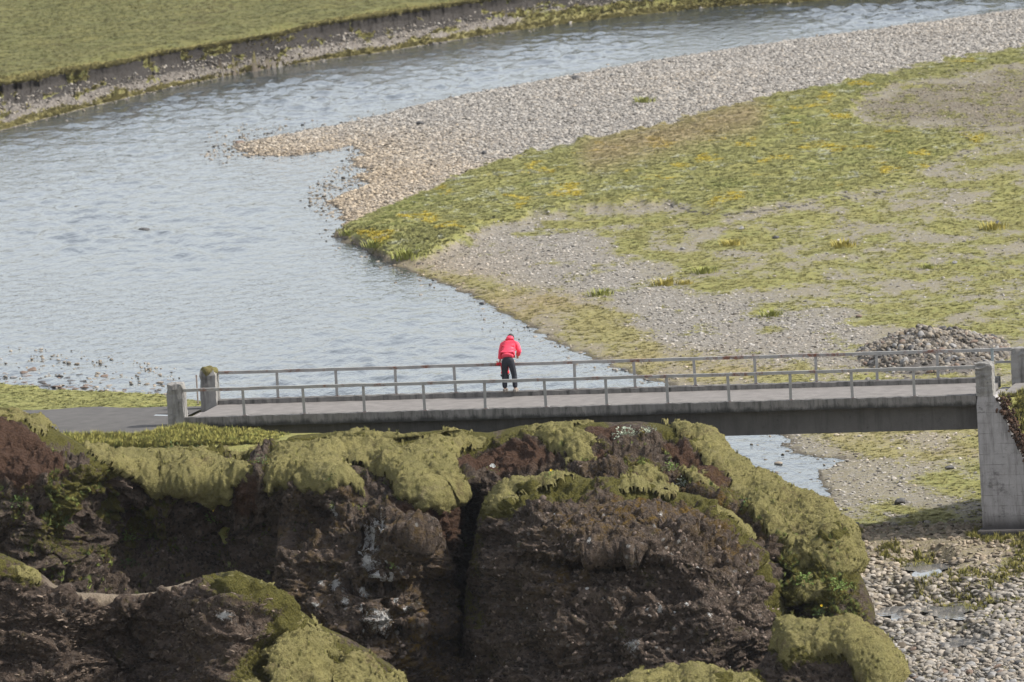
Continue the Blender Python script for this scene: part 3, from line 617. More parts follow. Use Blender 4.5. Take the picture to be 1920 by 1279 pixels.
SOIL = [[(850, 862), (880, 842), (950, 830), (1020, 836), (1045, 852), (1000, 872), (930, 882), (905, 902), (880, 895)], [(1095, 868), (1130, 838), (1152, 850), (1158, 880), (1130, 872)], [(1222, 815), (1262, 815), (1335, 862), (1365, 902), (1345, 908), (1290, 872), (1240, 842)],
        [(1085, 797), (1180, 790), (1205, 802), (1150, 827), (1110, 814)], [(-100, 770), (20, 778), (60, 800), (100, 832), (132, 885), (60, 905), (-100, 890)], [(720, 930), (800, 955), (868, 930), (868, 990), (830, 1030), (790, 1020), (740, 970)], [(440, 905), (490, 900), (485, 960), (450, 965)]]
MOSS = [([(148, 813), (210, 827), (300, 836), (380, 833), (402, 850), (440, 865), (487, 880), (482, 902), (446, 906), (442, 940), (400, 947), (370, 932), (330, 918), (290, 924), (250, 908), (220, 878), (170, 846)], .30, 'thick olive moss mat drooping over the dark hollow on the left'),
        ([(503, 852), (560, 836), (620, 826), (700, 828), (760, 832), (830, 817), (880, 809), (916, 822), (872, 837), (850, 857), (862, 882), (870, 922), (852, 952), (800, 957), (742, 927), (716, 892), (690, 872), (645, 866), (676, 896), (682, 922), (640, 922), (560, 917), (510, 922), (498, 890)], .34, 'broad lumpy moss mat with two hanging lobes, left of the crevice'),
        ([(262, 834), (330, 817), (420, 814), (520, 810), (600, 798), (680, 795), (760, 803), (860, 796), (912, 803), (880, 809), (820, 813), (740, 825), (640, 823), (560, 836), (480, 840), (380, 838)], .10, 'long low moss ridge along the cliff top below the railing'),
        ([(932, 832), (1000, 806), (1060, 804), (1112, 815), (1142, 832), (1112, 838), (1127, 862), (1100, 867), (1060, 862), (1040, 838), (1000, 828), (960, 828)], .24, 'moss mat between two bare brown earth patches on the rock top'),
        ([(1236, 783), (1292, 788), (1334, 803), (1374, 842), (1414, 878), (1504, 918), (1554, 944), (1594, 983), (1612, 1030), (1606, 1072), (1560, 1074), (1520, 1062), (1470, 1052), (1450, 1012), (1420, 982), (1400, 962), (1380, 932), (1352, 884), (1312, 842), (1270, 812)], .30, 'large sunlit moss slope down the right shoulder of the rock'),
        ([(955, 800), (1010, 784), (1100, 778), (1125, 790), (1060, 797), (1000, 806)], .14, 'pale moss strip on the crest under the bridge edge'),
        ([(1170, 872), (1230, 874), (1255, 898), (1205, 908), (1180, 895)], .14, 'small round moss pad at the upper edge of the rock dome'),
        ([(1268, 862), (1320, 880), (1352, 908), (1390, 940), (1360, 940), (1300, 905)], .13, 'narrow moss pad beside the brown gully'),
        ([(-100, 745), (0, 755), (42, 764), (86, 780), (110, 803), (62, 804), (30, 784), (-100, 772)], .16, 'grey green moss cap on the brown earth knoll'),
        ([(1475, 1075), (1540, 1080), (1560, 1110), (1520, 1125), (1490, 1115)], .14, 'shaded moss pad under the right shoulder of the rock')]
soilA = np.max([ss(-4, 6, sdp(wuv, p)) for p in SOIL], 0)
mossA = np.max([ss(-28, 8, sdp(wuv, p)) for p, _, _ in MOSS], 0)
leftg = (fbm(PA, .9, 5, 93) > -.05)*g2(U, V, 180, 950, 220, 150)*.75
gm = np.clip(np.maximum(mossA*.60, leftg) + .5*ss(1440, 1480, U)*ss(1000, 1060, V) + .42*ss(40, 5, SD)*(V < 900), 0, 1)*(1-soilA)
det = rock_detail(PA)*(1-.65*soilA)*ss(0, 26, SD)*(1-.5*ss(.4, 1., mossA)*(V < 960))
det = det + soilA*fbm(PA, 2.5, 4, 94)*.14
PR = PA + NA*det[..., None]
lich = np.clip(g2(U, V, 700, 1090, 70, 130)*1.3 + .5*g2(U, V, 1200, 1100, 250, 200), 0, 1)
ochre = np.clip(g2(U, V, 1230, 940, 190, 60)+.8*g2(U, V, 1380, 970, 70, 60)+.7*g2(U, V, 1060, 1085, 50, 40)+.8*g2(U, V, 780, 1190, 40, 60), 0, 1)
white = np.max([g2(U, V, a, b, r, r*1.1) for a, b, r in ((722, 1160, 19), (1185, 1208, 17), (693, 1022, 14), (688, 1050, 12), (700, 1075, 10), (628, 1098, 9), (628, 955, 7), (1238, 1150, 7), (1460, 1130, 6), (1170, 1200, 8), (742, 1120, 8), (600, 1090, 7), (715, 985, 8), (660, 1000, 6), (1290, 1140, 6), (1105, 1110, 5))], 0)
PS = skirt(PR, [(.15, .08), (.5, .35), (1.2, 1.2), (1.5, 5.5)]); ns = PS.shape[0]-PR.shape[0]
pad = lambda a: np.concatenate([np.repeat(a[:1], ns, 0), a], 0).ravel()
cliff = mesh_np('cliff', PS.reshape(-1, 3), grid_faces(*PS.shape[:2]), M['rock'], attrs=dict(soil=pad(soilA), gmoss=pad(gm), lich=pad(lich), ochre=pad(ochre), white=pad(white), path=pad(0*U)))
tag(cliff, 'dark mossy rock cliff in front of the bridge', kind='structure')
FUZZ = []                                   # points and normals where moss sprigs grow
def moss_part(poly, thick, label, U, V, wuv, P0, N0, det, parent, brk=0.):
    sdm = sdp(wuv, poly)/67. - brk*np.clip(fbm(P0, 1.1, 4, 105)+.1, 0, 1) - .14*np.abs(fbm(P0, 2.2, 4, 106, .6))
    if sdm.max() < .05: return
    prof = np.where(sdm > -.12, np.sqrt(np.clip(1-(1-np.clip((sdm+.10)/.6, 0, 1))**2, 0, 1)), 0)
    lump = .17*fbm(P0, .9, 2, 101) + .11*np.abs(fbm(P0, 2.8, 3, 102)) + .035*fbm(P0, 9, 3, 103)
    off = .95*thick*prof + lump*prof - .10*(sdm < -.02) + np.clip(blur(det, 8), -.2, .3)*.4
    Pm = P0 + N0*off[..., None] + np.array([0, 0, -.10])*(ss(.25, 0, sdm)*(sdm > -.1))[..., None]*.6
    nr, nc = U.shape; Fm = grid_faces(nr, nc); k = (sdm.ravel() > -.06)[Fm].all(1); Fm = Fm[k]
    us = np.unique(Fm); rm = np.full(nr*nc, -1); rm[us] = np.arange(len(us))
    o = mesh_np('moss_cushion', Pm.reshape(-1, 3)[us], rm[Fm], M['moss'], parent); o['label'] = label
    n = len(Fm); sel = RNG.choice(n, int(n*.2)); a = Fm[sel][:, 0]
    w_ = RNG.random((len(sel), 1)); FUZZ.append(np.c_[Pm.reshape(-1, 3)[a]*w_+Pm.reshape(-1, 3)[Fm[sel][:, 2]]*(1-w_), N0.reshape(-1, 3)[a]])
    return o
for poly, th, lab in MOSS: moss_part(poly, th, lab, U, V, wuv, PA, NA, det, cliff, .08)

# rounded rock dome right of the crevice
SIL_D = [(858, 1400), (866, 1260), (874, 1150), (882, 1060), (893, 985), (912, 938), (945, 910), (1000, 893), (1080, 889), (1160, 898), (1250, 912), (1330, 938), (1400, 985), (1442, 1045), (1464, 1105), (1472, 1160), (1476, 1400)]
def yf_D(U, V, VC):
    y = 10.4 + .28*(V-900)/67.
    lv = 1056+6*np.sin(U/40.); y = y - .9*np.exp(-((V-lv)/8)**2)*ss(940, 1010, U)*ss(1260, 1200, U) + .6*ss(lv, lv-12, V)*ss(900, 1010, V)*ss(930, 1030, U)*ss(1310, 1220, U)
    y = y + .45*g2(U, V, 1318, 1062, 24, 17) - .8*g2(U, V, 960, 1250, 60, 120) + .4*g2(U, V, 1180, 1190, 110, 60)
    return blur(y, 2)
U4, V4, Y4, SD4 = relief(SIL_D, 1410, 2.0, yf_D, lambda u: np.interp(u, [858, 960, 1200, 1470], [190, 175, 165, 150]), 260, 11.)
PD = from_view(U4, V4, Y4); ND = normals(np.stack([blur(PD[..., k], 6) for k in range(3)], -1)); uv4 = np.stack([U4, V4], -1)
wuv4 = uv4 + np.stack([fbm(PD, 1., 5, 191), fbm(PD, 1., 5, 192)], -1)*11
MOSSD = [([(908, 938), (925, 905), (955, 896), (1000, 885), (1095, 880), (1115, 893), (1040, 898), (992, 905), (960, 940), (920, 965)], .16, 'small moss shelf just right of the dark crevice'),
         ([(1140, 878), (1240, 884), (1300, 912), (1262, 930), (1215, 915), (1165, 918)], .14, 'moss pad lapping over the top of the rock dome'), ([(1300, 905), (1385, 945), (1440, 1010), (1420, 1022), (1380, 985), (1330, 962)], .13, 'moss strip along the upper right rim of the rock dome'), ([(1436, 1030), (1478, 1090), (1482, 1170), (1462, 1160), (1450, 1100)], .12, 'moss strip down the right rim of the rock dome')]
mD = np.max([ss(-24, 6, sdp(wuv4, p)) for p, _, _ in MOSSD], 0)
detD = rock_detail(PD, .78)*ss(-6, 20, SD4)
PRD = PD + ND*detD[..., None]; PSD = skirt(PRD, [(.2, .03), (.7, .15), (1.6, .6), (3., 1.6), (3.2, 6.5)]); ns = PSD.shape[0]-PRD.shape[0]
ochD = np.clip(g2(U4, V4, 1260, 950, 190, 50)+.8*g2(U4, V4, 1400, 1010, 60, 60)+.8*g2(U4, V4, 1060, 1085, 50, 40)+.6*g2(U4, V4, 1120, 985, 110, 40), 0, 1)
whD = np.max([g2(U4, V4, a, b, r, r*1.1) for a, b, r in ((1185, 1208, 17), (1238, 1150, 7), (1460, 1130, 6), (1290, 1140, 6), (1105, 1110, 5), (1110, 1030, 5), (1240, 958, 5), (1308, 1055, 9), (1330, 1160, 6), (1385, 1110, 6), (1215, 1150, 5))], 0)
dome = mesh_np('rock_dome', PSD.reshape(-1, 3), grid_faces(*PSD.shape[:2]), M['rock'], attrs=dict(soil=pad(0*U4), gmoss=pad(np.clip(.6*mD+.52*ss(55, 8, SD4+25*fbm(PD, 1.3, 4, 193))*(V4 < 1180)+.35*g2(U4, V4, 1000, 920, 120, 30)+.25*g2(U4, V4, 1120, 1190, 80, 60), 0, 1)), lich=pad(.5*g2(U4, V4, 1200, 1100, 250, 200)), ochre=pad(ochD), white=pad(whD), path=pad(0*U4)))
tag(dome, 'big rounded brown rock dome right of the crevice', kind='structure')
for poly, th, lab in MOSSD: moss_part(poly, th, lab, U4, V4, wuv4, PD, ND, detD, dome, .05)

# rock block left of the crevice
SIL_E = [(496, 1400), (505, 1180), (514, 1060), (522, 970), (534, 915), (560, 898), (640, 902), (690, 925), (735, 958), (790, 985), (832, 1005), (846, 1050), (853, 1130), (858, 1400)]
def yf_E(U, V, VC):
    y = 6.5 + 1.9*ss(930, 1030, V+.25*(U-680)) + .25*(V-930)/67. + .7*g2(U, V, 690, 1130, 90, 120) - .9*ss(760, 850, U)*ss(1000, 1100, V)
    for uu, vv in ((610, 1010), (640, 1095), (700, 1180)): y = y + .35*ss(uu-6, uu+6, U)*ss(vv+8, vv-8, V) - .3*np.exp(-((V-vv-4)/6)**2)*ss(uu-40, uu, U)*ss(uu+150, uu+60, U)
    return blur(y, 1)
U5, V5, Y5, SD5 = relief(SIL_E, 1410, 2.0, yf_E, lambda u: np.interp(u, [496, 560, 760, 858], [45, 28, 40, 90]), 240, 7.)
PE = from_view(U5, V5, Y5); NE = normals(np.stack([blur(PE[..., k], 4) for k in range(3)], -1)); detE = rock_detail(PE, 1.)*ss(-4, 18, SD5)
PRE = PE + NE*detE[..., None]; PSE = skirt(PRE, [(.15, .03), (.5, .15), (1.1, .6), (1.8, 1.6), (2., 6.5)]); ns = PSE.shape[0]-PRE.shape[0]
whE = np.max([g2(U5, V5, a, b, r, r*1.1) for a, b, r in ((722, 1160, 21), (693, 1020, 17), (686, 1050, 15), (700, 1076, 12), (628, 1098, 10), (742, 1120, 10), (600, 1090, 8), (715, 985, 9), (660, 1000, 7), (655, 1130, 8), (680, 1110, 9), (610, 1140, 7), (760, 1140, 7), (735, 1085, 7), (628, 958, 7), (690, 1145, 8))], 0)
block = mesh_np('rock_block', PSE.reshape(-1, 3), grid_faces(*PSE.shape[:2]), M['rock'], attrs=dict(soil=pad(0*U5), gmoss=pad(np.clip(.45*g2(U5, V5, 700, 950, 60, 40)+.3*g2(U5, V5, 560, 1010, 50, 40), 0, 1)), lich=pad(np.clip(1.2*g2(U5, V5, 700, 1090, 80, 130), 0, 1)), ochre=pad(np.clip(g2(U5, V5, 785, 1190, 40, 60)+.4, 0, 1)), white=pad(whE), path=pad(0*U5)))
tag(block, 'dark ledged rock block with white lichen left of the crevice', kind='structure')

# nearer ridge, lower left
SIL_B = [(-120, 985), (-60, 1012), (0, 1036), (40, 1050), (80, 1076), (105, 1097), (150, 1109), (230, 1116), (290, 1111), (340, 1091), (400, 1075), (440, 1071), (490, 1086), (540, 1116), (562, 1141), (600, 1166), (640, 1186), (690, 1216), (740, 1250), (772, 1290), (800, 1345)]
def yf_B(U, V, VC):
    b = (V-VC)/67.; y = np.interp(U, [-120, 100, 300, 430, 600, 800], [24, 23, 22, 23, 22, 20]) + .12*b + .7*(1-np.exp(-b/.2))
    y = y + 2.2*lobe(U, V, 440, 1260, 170, 190) - 1.2*g2(U, V, 230, 1240, 110, 80) + 1.2*g2(U, V, 640, 1290, 120, 80); return blur(y, 3)
U2, V2, Y2, SD2 = relief(SIL_B, 1360, 2.2, yf_B, lambda u: 14+0*u, 130, 3.)
PB = from_view(U2, V2, Y2); NB = normals(np.stack([blur(PB[..., k], 5) for k in range(3)], -1)); uv2 = np.stack([U2, V2], -1)
wuv2 = uv2 + np.stack([fbm(PB, 1.3, 4, 95), fbm(PB, 1.3, 4, 96)], -1)*12
MOSSB = [([(430, 1345), (450, 1245), (520, 1205), (548, 1150), (575, 1150), (640, 1195), (700, 1225), (750, 1262), (790, 1345)], .20, 'moss hummocks on the nearer ridge at the lower left'),
         ([(-130, 980), (0, 1034), (50, 1055), (88, 1082), (60, 1088), (0, 1060), (-130, 1020)], .12, 'thin grass green moss along the ridge at the left edge'),
         ([(430, 1075), (500, 1088), (545, 1118), (560, 1140), (520, 1135), (440, 1110), (400, 1090)], .10, 'thin moss on the crest of the near knob')]
mB = np.max([ss(-45, 5, sdp(wuv2, p)) for p, _, _ in MOSSB], 0); sunrimB = ss(11, 4, SD2+6*fbm(PB, 1.5, 3, 99))*ss(60, 120, U2)*ss(420, 340, U2)  # crest rim: tan earth, its sunlit paleness painted into the colour
detB = rock_detail(PB, .7)*ss(-3, 14, SD2)
PRB = PB + NB*detB[..., None]; PSB = skirt(PRB, [(.12, .03), (.6, .12), (1.2, .6), (2.5, 5)]); ns = PSB.shape[0]-PRB.shape[0]
ridge = mesh_np('ridge', PSB.reshape(-1, 3), grid_faces(*PSB.shape[:2]), M['rock'], attrs=dict(soil=pad(.12+0*U2), gmoss=pad(np.clip(mB*.62+.35*g2(U2, V2, 470, 1150, 120, 60), 0, 1)*(1-sunrimB)), lich=pad(.15+0*U2), path=pad(sunrimB), ochre=pad(0*U2), white=pad(g2(U2, V2, 430, 1165, 8, 7))))
tag(ridge, 'nearer dark earth ridge with a tan crest coloured pale as if sunlit', kind='structure')
for poly, th, lab in MOSSB: moss_part(poly, th, lab, U2, V2, wuv2, PB, NB, detB, ridge, 1.5)

# moss hump, bottom right of the cliff
SIL_C = [(1110, 1345), (1150, 1282), (1200, 1262), (1300, 1254), (1370, 1262), (1415, 1258), (1440, 1222), (1455, 1185), (1478, 1163), (1530, 1167), (1600, 1164), (1645, 1187), (1676, 1228), (1690, 1283), (1698, 1345)]
def yf_C(U, V, VC):
    b = (V-VC)/67.; y = np.interp(U, [1100, 1400, 1460, 1690], [15.5, 14.5, 12.5, 12.8]) + 1.5*(1-np.exp(-b/.5)) + .25*b
    return blur(y - 1.0*g2(U, V, 1420, 1260, 40, 70), 3)
U3, V3, Y3, SD3 = relief(SIL_C, 1360, 1.9, yf_C, lambda u: 30+0*u, 90, 4.)
PC = from_view(U3, V3, Y3); NC = normals(np.stack([blur(PC[..., k], 5) for k in range(3)], -1)); uv3 = np.stack([U3, V3], -1)
wuv3 = uv3 + np.stack([fbm(PC, 1.3, 4, 97), fbm(PC, 1.3, 4, 98)], -1)*10
MOSSC = [([(1458, 1168), (1480, 1158), (1530, 1163), (1600, 1160), (1650, 1186), (1684, 1228), (1698, 1290), (1705, 1345), (1610, 1345), (1612, 1270), (1580, 1235), (1530, 1228), (1480, 1245), (1450, 1215)], .26, 'rounded bright moss hump at the foot of the cliff by the pebbles'),
         ([(1100, 1345), (1150, 1278), (1200, 1258), (1300, 1250), (1375, 1258), (1425, 1268), (1440, 1345)], .2, 'moss hump cut off by the bottom edge of the picture')]
mC = np.max([ss(-30, 5, sdp(wuv3, p)) for p, _, _ in MOSSC], 0); detC = rock_detail(PC, .6)*ss(0, 20, SD3)
PRC = PC + NC*detC[..., None]; PSC = skirt(PRC, [(.15, .05), (.6, .3), (1.2, 1.), (1.5, 4)]); ns = PSC.shape[0]-PRC.shape[0]
hump = mesh_np('outcrop', PSC.reshape(-1, 3), grid_faces(*PSC.shape[:2]), M['rock'], attrs=dict(soil=pad(0*U3), gmoss=pad(np.clip(mC*.7, 0, 1)), lich=pad(0*U3), path=pad(0*U3), ochre=pad(0*U3), white=pad(0*U3)))
tag(hump, 'low moss covered rock step at the foot of the cliff', kind='structure')
for poly, th, lab in MOSSC: moss_part(poly, th, lab, U3, V3, wuv3, PC, NC, detC, hump, .12)

# ------------------------------------------------------------------ instanced stuff
def lib(name, objs):
    c = bpy.data.collections.new(name)
    for o in objs: c.objects.link(o)
    return c
def lib_mesh(name, V, Fc, mat, smooth=False):
    me = bpy.data.meshes.new(name); me.from_pydata([tuple(map(float, v)) for v in V], [], [tuple(f) for f in Fc]); me.materials.append(mat)
    me.polygons.foreach_set('use_smooth', [smooth]*len(me.polygons)); return bpy.data.objects.new(name, me)
def stone_mesh(seed, sub=2):
    bm = bmesh.new(); bmesh.ops.create_icosphere(bm, subdivisions=sub, radius=.5); r = random.Random(seed)
    cuts = [(Vector((r.uniform(-1, 1), r.uniform(-1, 1), r.uniform(-.8, .8))).normalized(), r.uniform(.26, .42)) for _ in range(9)]
    fx = r.uniform(.7, 1.0); fz = r.uniform(.42, .75)
    for v in bm.verts:
        for n, d in cuts:
            k = v.co.dot(n)
            if k > d: v.co -= n*(k-d)*.85
        v.co = Vector((v.co.x, v.co.y*fx, v.co.z*fz)) + Vector((r.uniform(-.02, .02), r.uniform(-.02, .02), r.uniform(-.02, .02)))
    V = [v.co[:] for v in bm.verts]; Fc = [[q.index for q in f.verts] for f in bm.faces]; bm.free(); return V, Fc
def tuft_mesh(seed, n=16, h=1., spread=.5, wid=.06, bend=.5):
    r = random.Random(seed); V, Fc = [], []
    for k in range(n):
        a = r.uniform(0, 6.28); b = r.uniform(0, spread*.5); x, y = b*math.cos(a), b*math.sin(a)
        L = h*r.uniform(.5, 1.); o = r.uniform(.15, 1)*bend*L; px, py = -math.sin(a)*wid/2, math.cos(a)*wid/2
        i = len(V); mx, my = x+math.cos(a)*o*.35, y+math.sin(a)*o*.35
        V += [(x-px, y-py, -.03), (x+px, y+py, -.03), (mx-px*.8, my-py*.8, L*.6), (mx+px*.8, my+py*.8, L*.6), (x+math.cos(a)*o, y+math.sin(a)*o, L)]
        Fc += [(i, i+1, i+3, i+2), (i+2, i+3, i+4)]
    return V, Fc
LIB_STONE = lib('lib_stone', [lib_mesh('stone_%d' % k, *stone_mesh(k, 2), M['tstone'], True) for k in range(9)])
LIB_TUFT = lib('lib_tuft', [lib_mesh('tuft_%d' % k, *tuft_mesh(k, 18, 1., .9, .10, .8), M['tgrass']) for k in range(5)])
LIB_SPRIG = lib('lib_sprig', [lib_mesh('sprig_%d' % k, *tuft_mesh(50+k, 9, 1., 1.2, .22, 1.0), M['tmoss']) for k in range(4)])
def gn_tree(coll):
    g = bpy.data.node_groups.new('scatter_'+coll.name, 'GeometryNodeTree')
    g.interface.new_socket('Geometry', in_out='INPUT', socket_type='NodeSocketGeometry'); g.interface.new_socket('Geometry', in_out='OUTPUT', socket_type='NodeSocketGeometry')
    N = g.nodes.new; i, o = N('NodeGroupInput'), N('NodeGroupOutput'); ci = N('GeometryNodeCollectionInfo'); ci.inputs['Collection'].default_value = coll
    ci.inputs['Separate Children'].default_value = True; ci.inputs['Reset Children'].default_value = True
    ip = N('GeometryNodeInstanceOnPoints'); ip.inputs['Pick Instance'].default_value = True
    def at(nm, ty):
        q = N('GeometryNodeInputNamedAttribute'); q.data_type = ty; q.inputs['Name'].default_value = nm
        return [x for x in q.outputs if x.enabled and x.name == 'Attribute'][0]
    e2r = N('FunctionNodeEulerToRotation'); L = g.links.new
    L(at('rot', 'FLOAT_VECTOR'), e2r.inputs[0]); L(i.outputs[0], ip.inputs['Points']); L(ci.outputs[0], ip.inputs['Instance']); L(at('var', 'INT'), ip.inputs['Instance Index'])
    L(e2r.outputs[0], ip.inputs['Rotation']); L(at('scl', 'FLOAT_VECTOR'), ip.inputs['Scale']); L(ip.outputs[0], o.inputs[0]); return g
TREES = {}
def scatter(name, pts, rot, scl, col, coll, label, parent=None):
    n = len(pts); me = bpy.data.meshes.new(name); me.vertices.add(n); me.vertices.foreach_set('co', np.asarray(pts, np.float32).ravel())
    def va(nm, a): q = me.attributes.new(nm, 'FLOAT_VECTOR', 'POINT'); q.data.foreach_set('vector', np.asarray(a, np.float32).ravel())
    va('rot', rot); va('scl', scl)
    q = me.attributes.new('var', 'INT', 'POINT'); q.data.foreach_set('value', RNG.integers(0, len(coll.objects), n).astype(np.int32))
    q = me.attributes.new('tint', 'FLOAT_COLOR', 'POINT'); q.data.foreach_set('color', np.c_[np.asarray(col), np.ones(n)].astype(np.float32).ravel())
    o = link(bpy.data.objects.new(name, me), parent); md = o.modifiers.new('scatter', 'NODES')
    if coll.name not in TREES: TREES[coll.name] = gn_tree(coll)
    md.node_group = TREES[coll.name]; me.materials.append(coll.objects[0].data.materials[0])
    return tag(o, label, kind='stuff')

# sample points over the ground in view
def ground_samples(n, x0, x1, y0, y1):
    q = RNG.random((n, 2)); y = y0+(y1-y0)*q[:, 0]; x = x0+(x1-x0)*q[:, 1]
    i = np.clip(np.round((x-xs[24])/.14).astype(int)+24, 0, len(xs)-1); j = np.clip(np.round((y-ys[34])/.46).astype(int)+34, 0, len(ys)-1)
    k = j*len(xs)+i; return np.stack([x, y, ground_at(x, y)], -1), k
pts, gi = ground_samples(900000, -29, 30, 214, 469)
pp = pj(pts); vis = (pp[:, 0] > -60) & (pp[:, 0] < 1980) & (pp[:, 1] > -40) & (pp[:, 1] < 1320)
G = {k: T[k][gi] for k in ('grass', 'sw', 'far', 'bar', 'right', 'mead', 'gb', 'sh', 'md', 'isl', 'fr', 'dt', 'tt', 'e', 'd', 'warm', 'soil', 'dry', 's', 't', 'ur', 'patch', 'lef')}
rnd = RNG.random(len(pts)); nz = fbm(pts*[1, .5, 0], 1.1, 3, 120)
under = ((G['t'] < .2) & (pp[:, 0] < 1560)) | (np.abs(pts[:, 2]) > 9)
edge_w = (G['sw'] > -.05) & (G['sw'] < 1.6) & (rnd < .10*np.exp(-G['sw']*2.2)) & ~G['far'] & (G['lef'] < -4)
spit = seg_dist(pp, [(400, 300), (470, 285), (700, 262)]) ; spit_w = (G['sw'] > 0) & (spit < 34) & (rnd < .25*(1-spit/34))
spit2 = (G['sw'] > 0) & (seg_dist(pp, [(615, 385), (680, 330), (690, 300)]) < 36) & (rnd < .25)
leftsh = (G['sw'] > 0) & (pp[:, 0] < 340) & (seg_dist(pp, [(-60, 705), (120, 715), (330, 752)]) < 30) & (rnd < .10)
land = (G['sw'] < 0) & ((G['bar'] & (rnd < .85)) | (G['right'] & ~G['bar'] & (G['grass']+.35*nz < .52) & (rnd < .07+.40*G['gb']+.22*(pp[:, 1] > 790))) | (G['right'] & G['ur'].astype(bool) & (G['ur'] > .5) & (rnd < .3)) )
bedm = G['fr'] & ~G['isl'] & (pts[:, 1] < A3[1]+3) & (pp[:, 0] > 1540)
m = vis & ~under & (land | edge_w | spit_w | spit2 | leftsh) & ~bedm
SP, SPX = pts[m], pp[m]; sg = {k: v[m] for k, v in G.items()}
size = .078 + .14*RNG.random(m.sum())**2.6 + .012*sg['bar']
size *= np.where(sg['bar'], 1.0, .78)*np.where((sg['sw'] > 0), 1.25, 1.)
SP[:, 2] = np.where(sg['sw'] > 0, -.03+.05*RNG.random(len(SP)), SP[:, 2]+size*.06)
def stone_cols(n, warm):
    b = RNG.random((n, 1)); g = np.array([.15, .14, .127])+b*np.array([.20, .188, .17]); wv = np.array([.185, .148, .105])+b*np.array([.24, .2, .15])
    c = g*(1-warm[:, None])+wv*warm[:, None]; dk = RNG.random((n, 1)) < .10; return np.where(dk, c*.35, c)*1.08
def rots(n, tilt=.35): return np.stack([RNG.normal(0, tilt, n), RNG.normal(0, tilt, n), RNG.random(n)*6.283], -1)
n = len(SP); wet = (sg['sw'] > -.1); sc_ = stone_cols(n, np.clip(sg['warm']+RNG.normal(0, .18, n), 0, 1))*(np.where(wet, .8, 1)*np.where(sg['ur'] > .4, .62, 1))[:, None]
scatter('gravel', SP, rots(n, .2), size[:, None]*RNG.uniform(.75, 1.25, (n, 3))*[1.05, 1.05, .68], sc_, LIB_STONE, 'loose grey and beige river cobbles on the bars and plain')
bi = RNG.integers(0, zz.size, 60000); BP = np.concatenate([BXY, bz[..., None]], -1).reshape(-1, 3)[bi]; bt = TV2.ravel()[bi]; bu = pj(BP)[:, 0]
kb = (bt > .05) & (bt < .86) & (bu > -60) & (bu < 1980) & (grassB.ravel()[bi] < .5) & (RNG.random(len(bi)) < .35); BP = BP[kb]; nb = len(BP); zb = .06+.16*RNG.random(nb)**2.5
scatter('bank_gravel', BP+np.c_[RNG.normal(0, .05, (nb, 2)), zb*.05], rots(nb, .4), zb[:, None]*RNG.uniform(.75, 1.25, (nb, 3)), stone_cols(nb, np.clip(RNG.normal(.25, .15, nb), 0, 1))*.8, LIB_STONE, 'stones lying on the slope of the far bank')
kt_ = (bt > .975) & (bt < 1.5) & (bu > -60) & (bu < 1980) | (grassB.ravel()[bi] > .5) & (RNG.random(len(bi)) < .5) & (bu < 1980) & (bu > -60)
TP = np.concatenate([BXY, bz[..., None]], -1).reshape(-1, 3)[bi][kt_]; ntp = len(TP); th_ = .05+.10*RNG.random(ntp)
scatter('bank_turf', TP, rots(ntp, .3), np.stack([th_*2, th_*2, th_], -1), np.array([.20, .18, .07])+RNG.random((ntp, 1))*np.array([.08, .06, .02]), LIB_TUFT, 'ragged turf along the far bank')
# pebbled bed below the bridge, denser, larger stones; the largest become single stones
pb, gb_ = ground_samples(60000, 6, 20, 205, 242); ppb = pj(pb)
ok = (ppb[:, 0] > 1540) & (ppb[:, 0] < 1980) & (ppb[:, 1] > 900) & (ppb[:, 1] < 1330) & (T['t'][gb_] < 3.2) & (T['sw'][gb_] < .6)
for (u0, v0, rx, ry), zp in zip(POOLS, POOLZ):
    c = un(u0, v0, zp); ok &= (((pb[:, 0]-c[0])/rx)**2+((pb[:, 1]-c[1])/ry)**2 > 1.0) | (RNG.random(len(pb)) < .06)
low = ss(1040, 1100, ppb[:, 1]); ok &= RNG.random(len(pb)) < .30+.62*low
pb, ppb, gb_ = pb[ok], ppb[ok], gb_[ok]
szb = (.085+.22*RNG.random(len(pb))**2.4)*(.75+.25*ss(1040, 1120, ppb[:, 1])); order = np.argsort(-szb*(1+.3*ss(1100, 1279, ppb[:, 1])))
pb[:, 2] += szb*.10
colb = stone_cols(len(pb), np.clip(T['warm'][gb_]*.8+RNG.normal(.25, .2, len(pb)), 0, 1))*.82; rb = rots(len(pb), .3); sb = szb[:, None]*RNG.uniform(.8, 1.25, (len(pb), 3))*[1.1, 1.1, .8]
big, rest = order[:190], order[190:]
scatter('pebbles', pb[rest], rb[rest], sb[rest], colb[rest], LIB_STONE, 'pebbles covering the stream bed below the bridge')

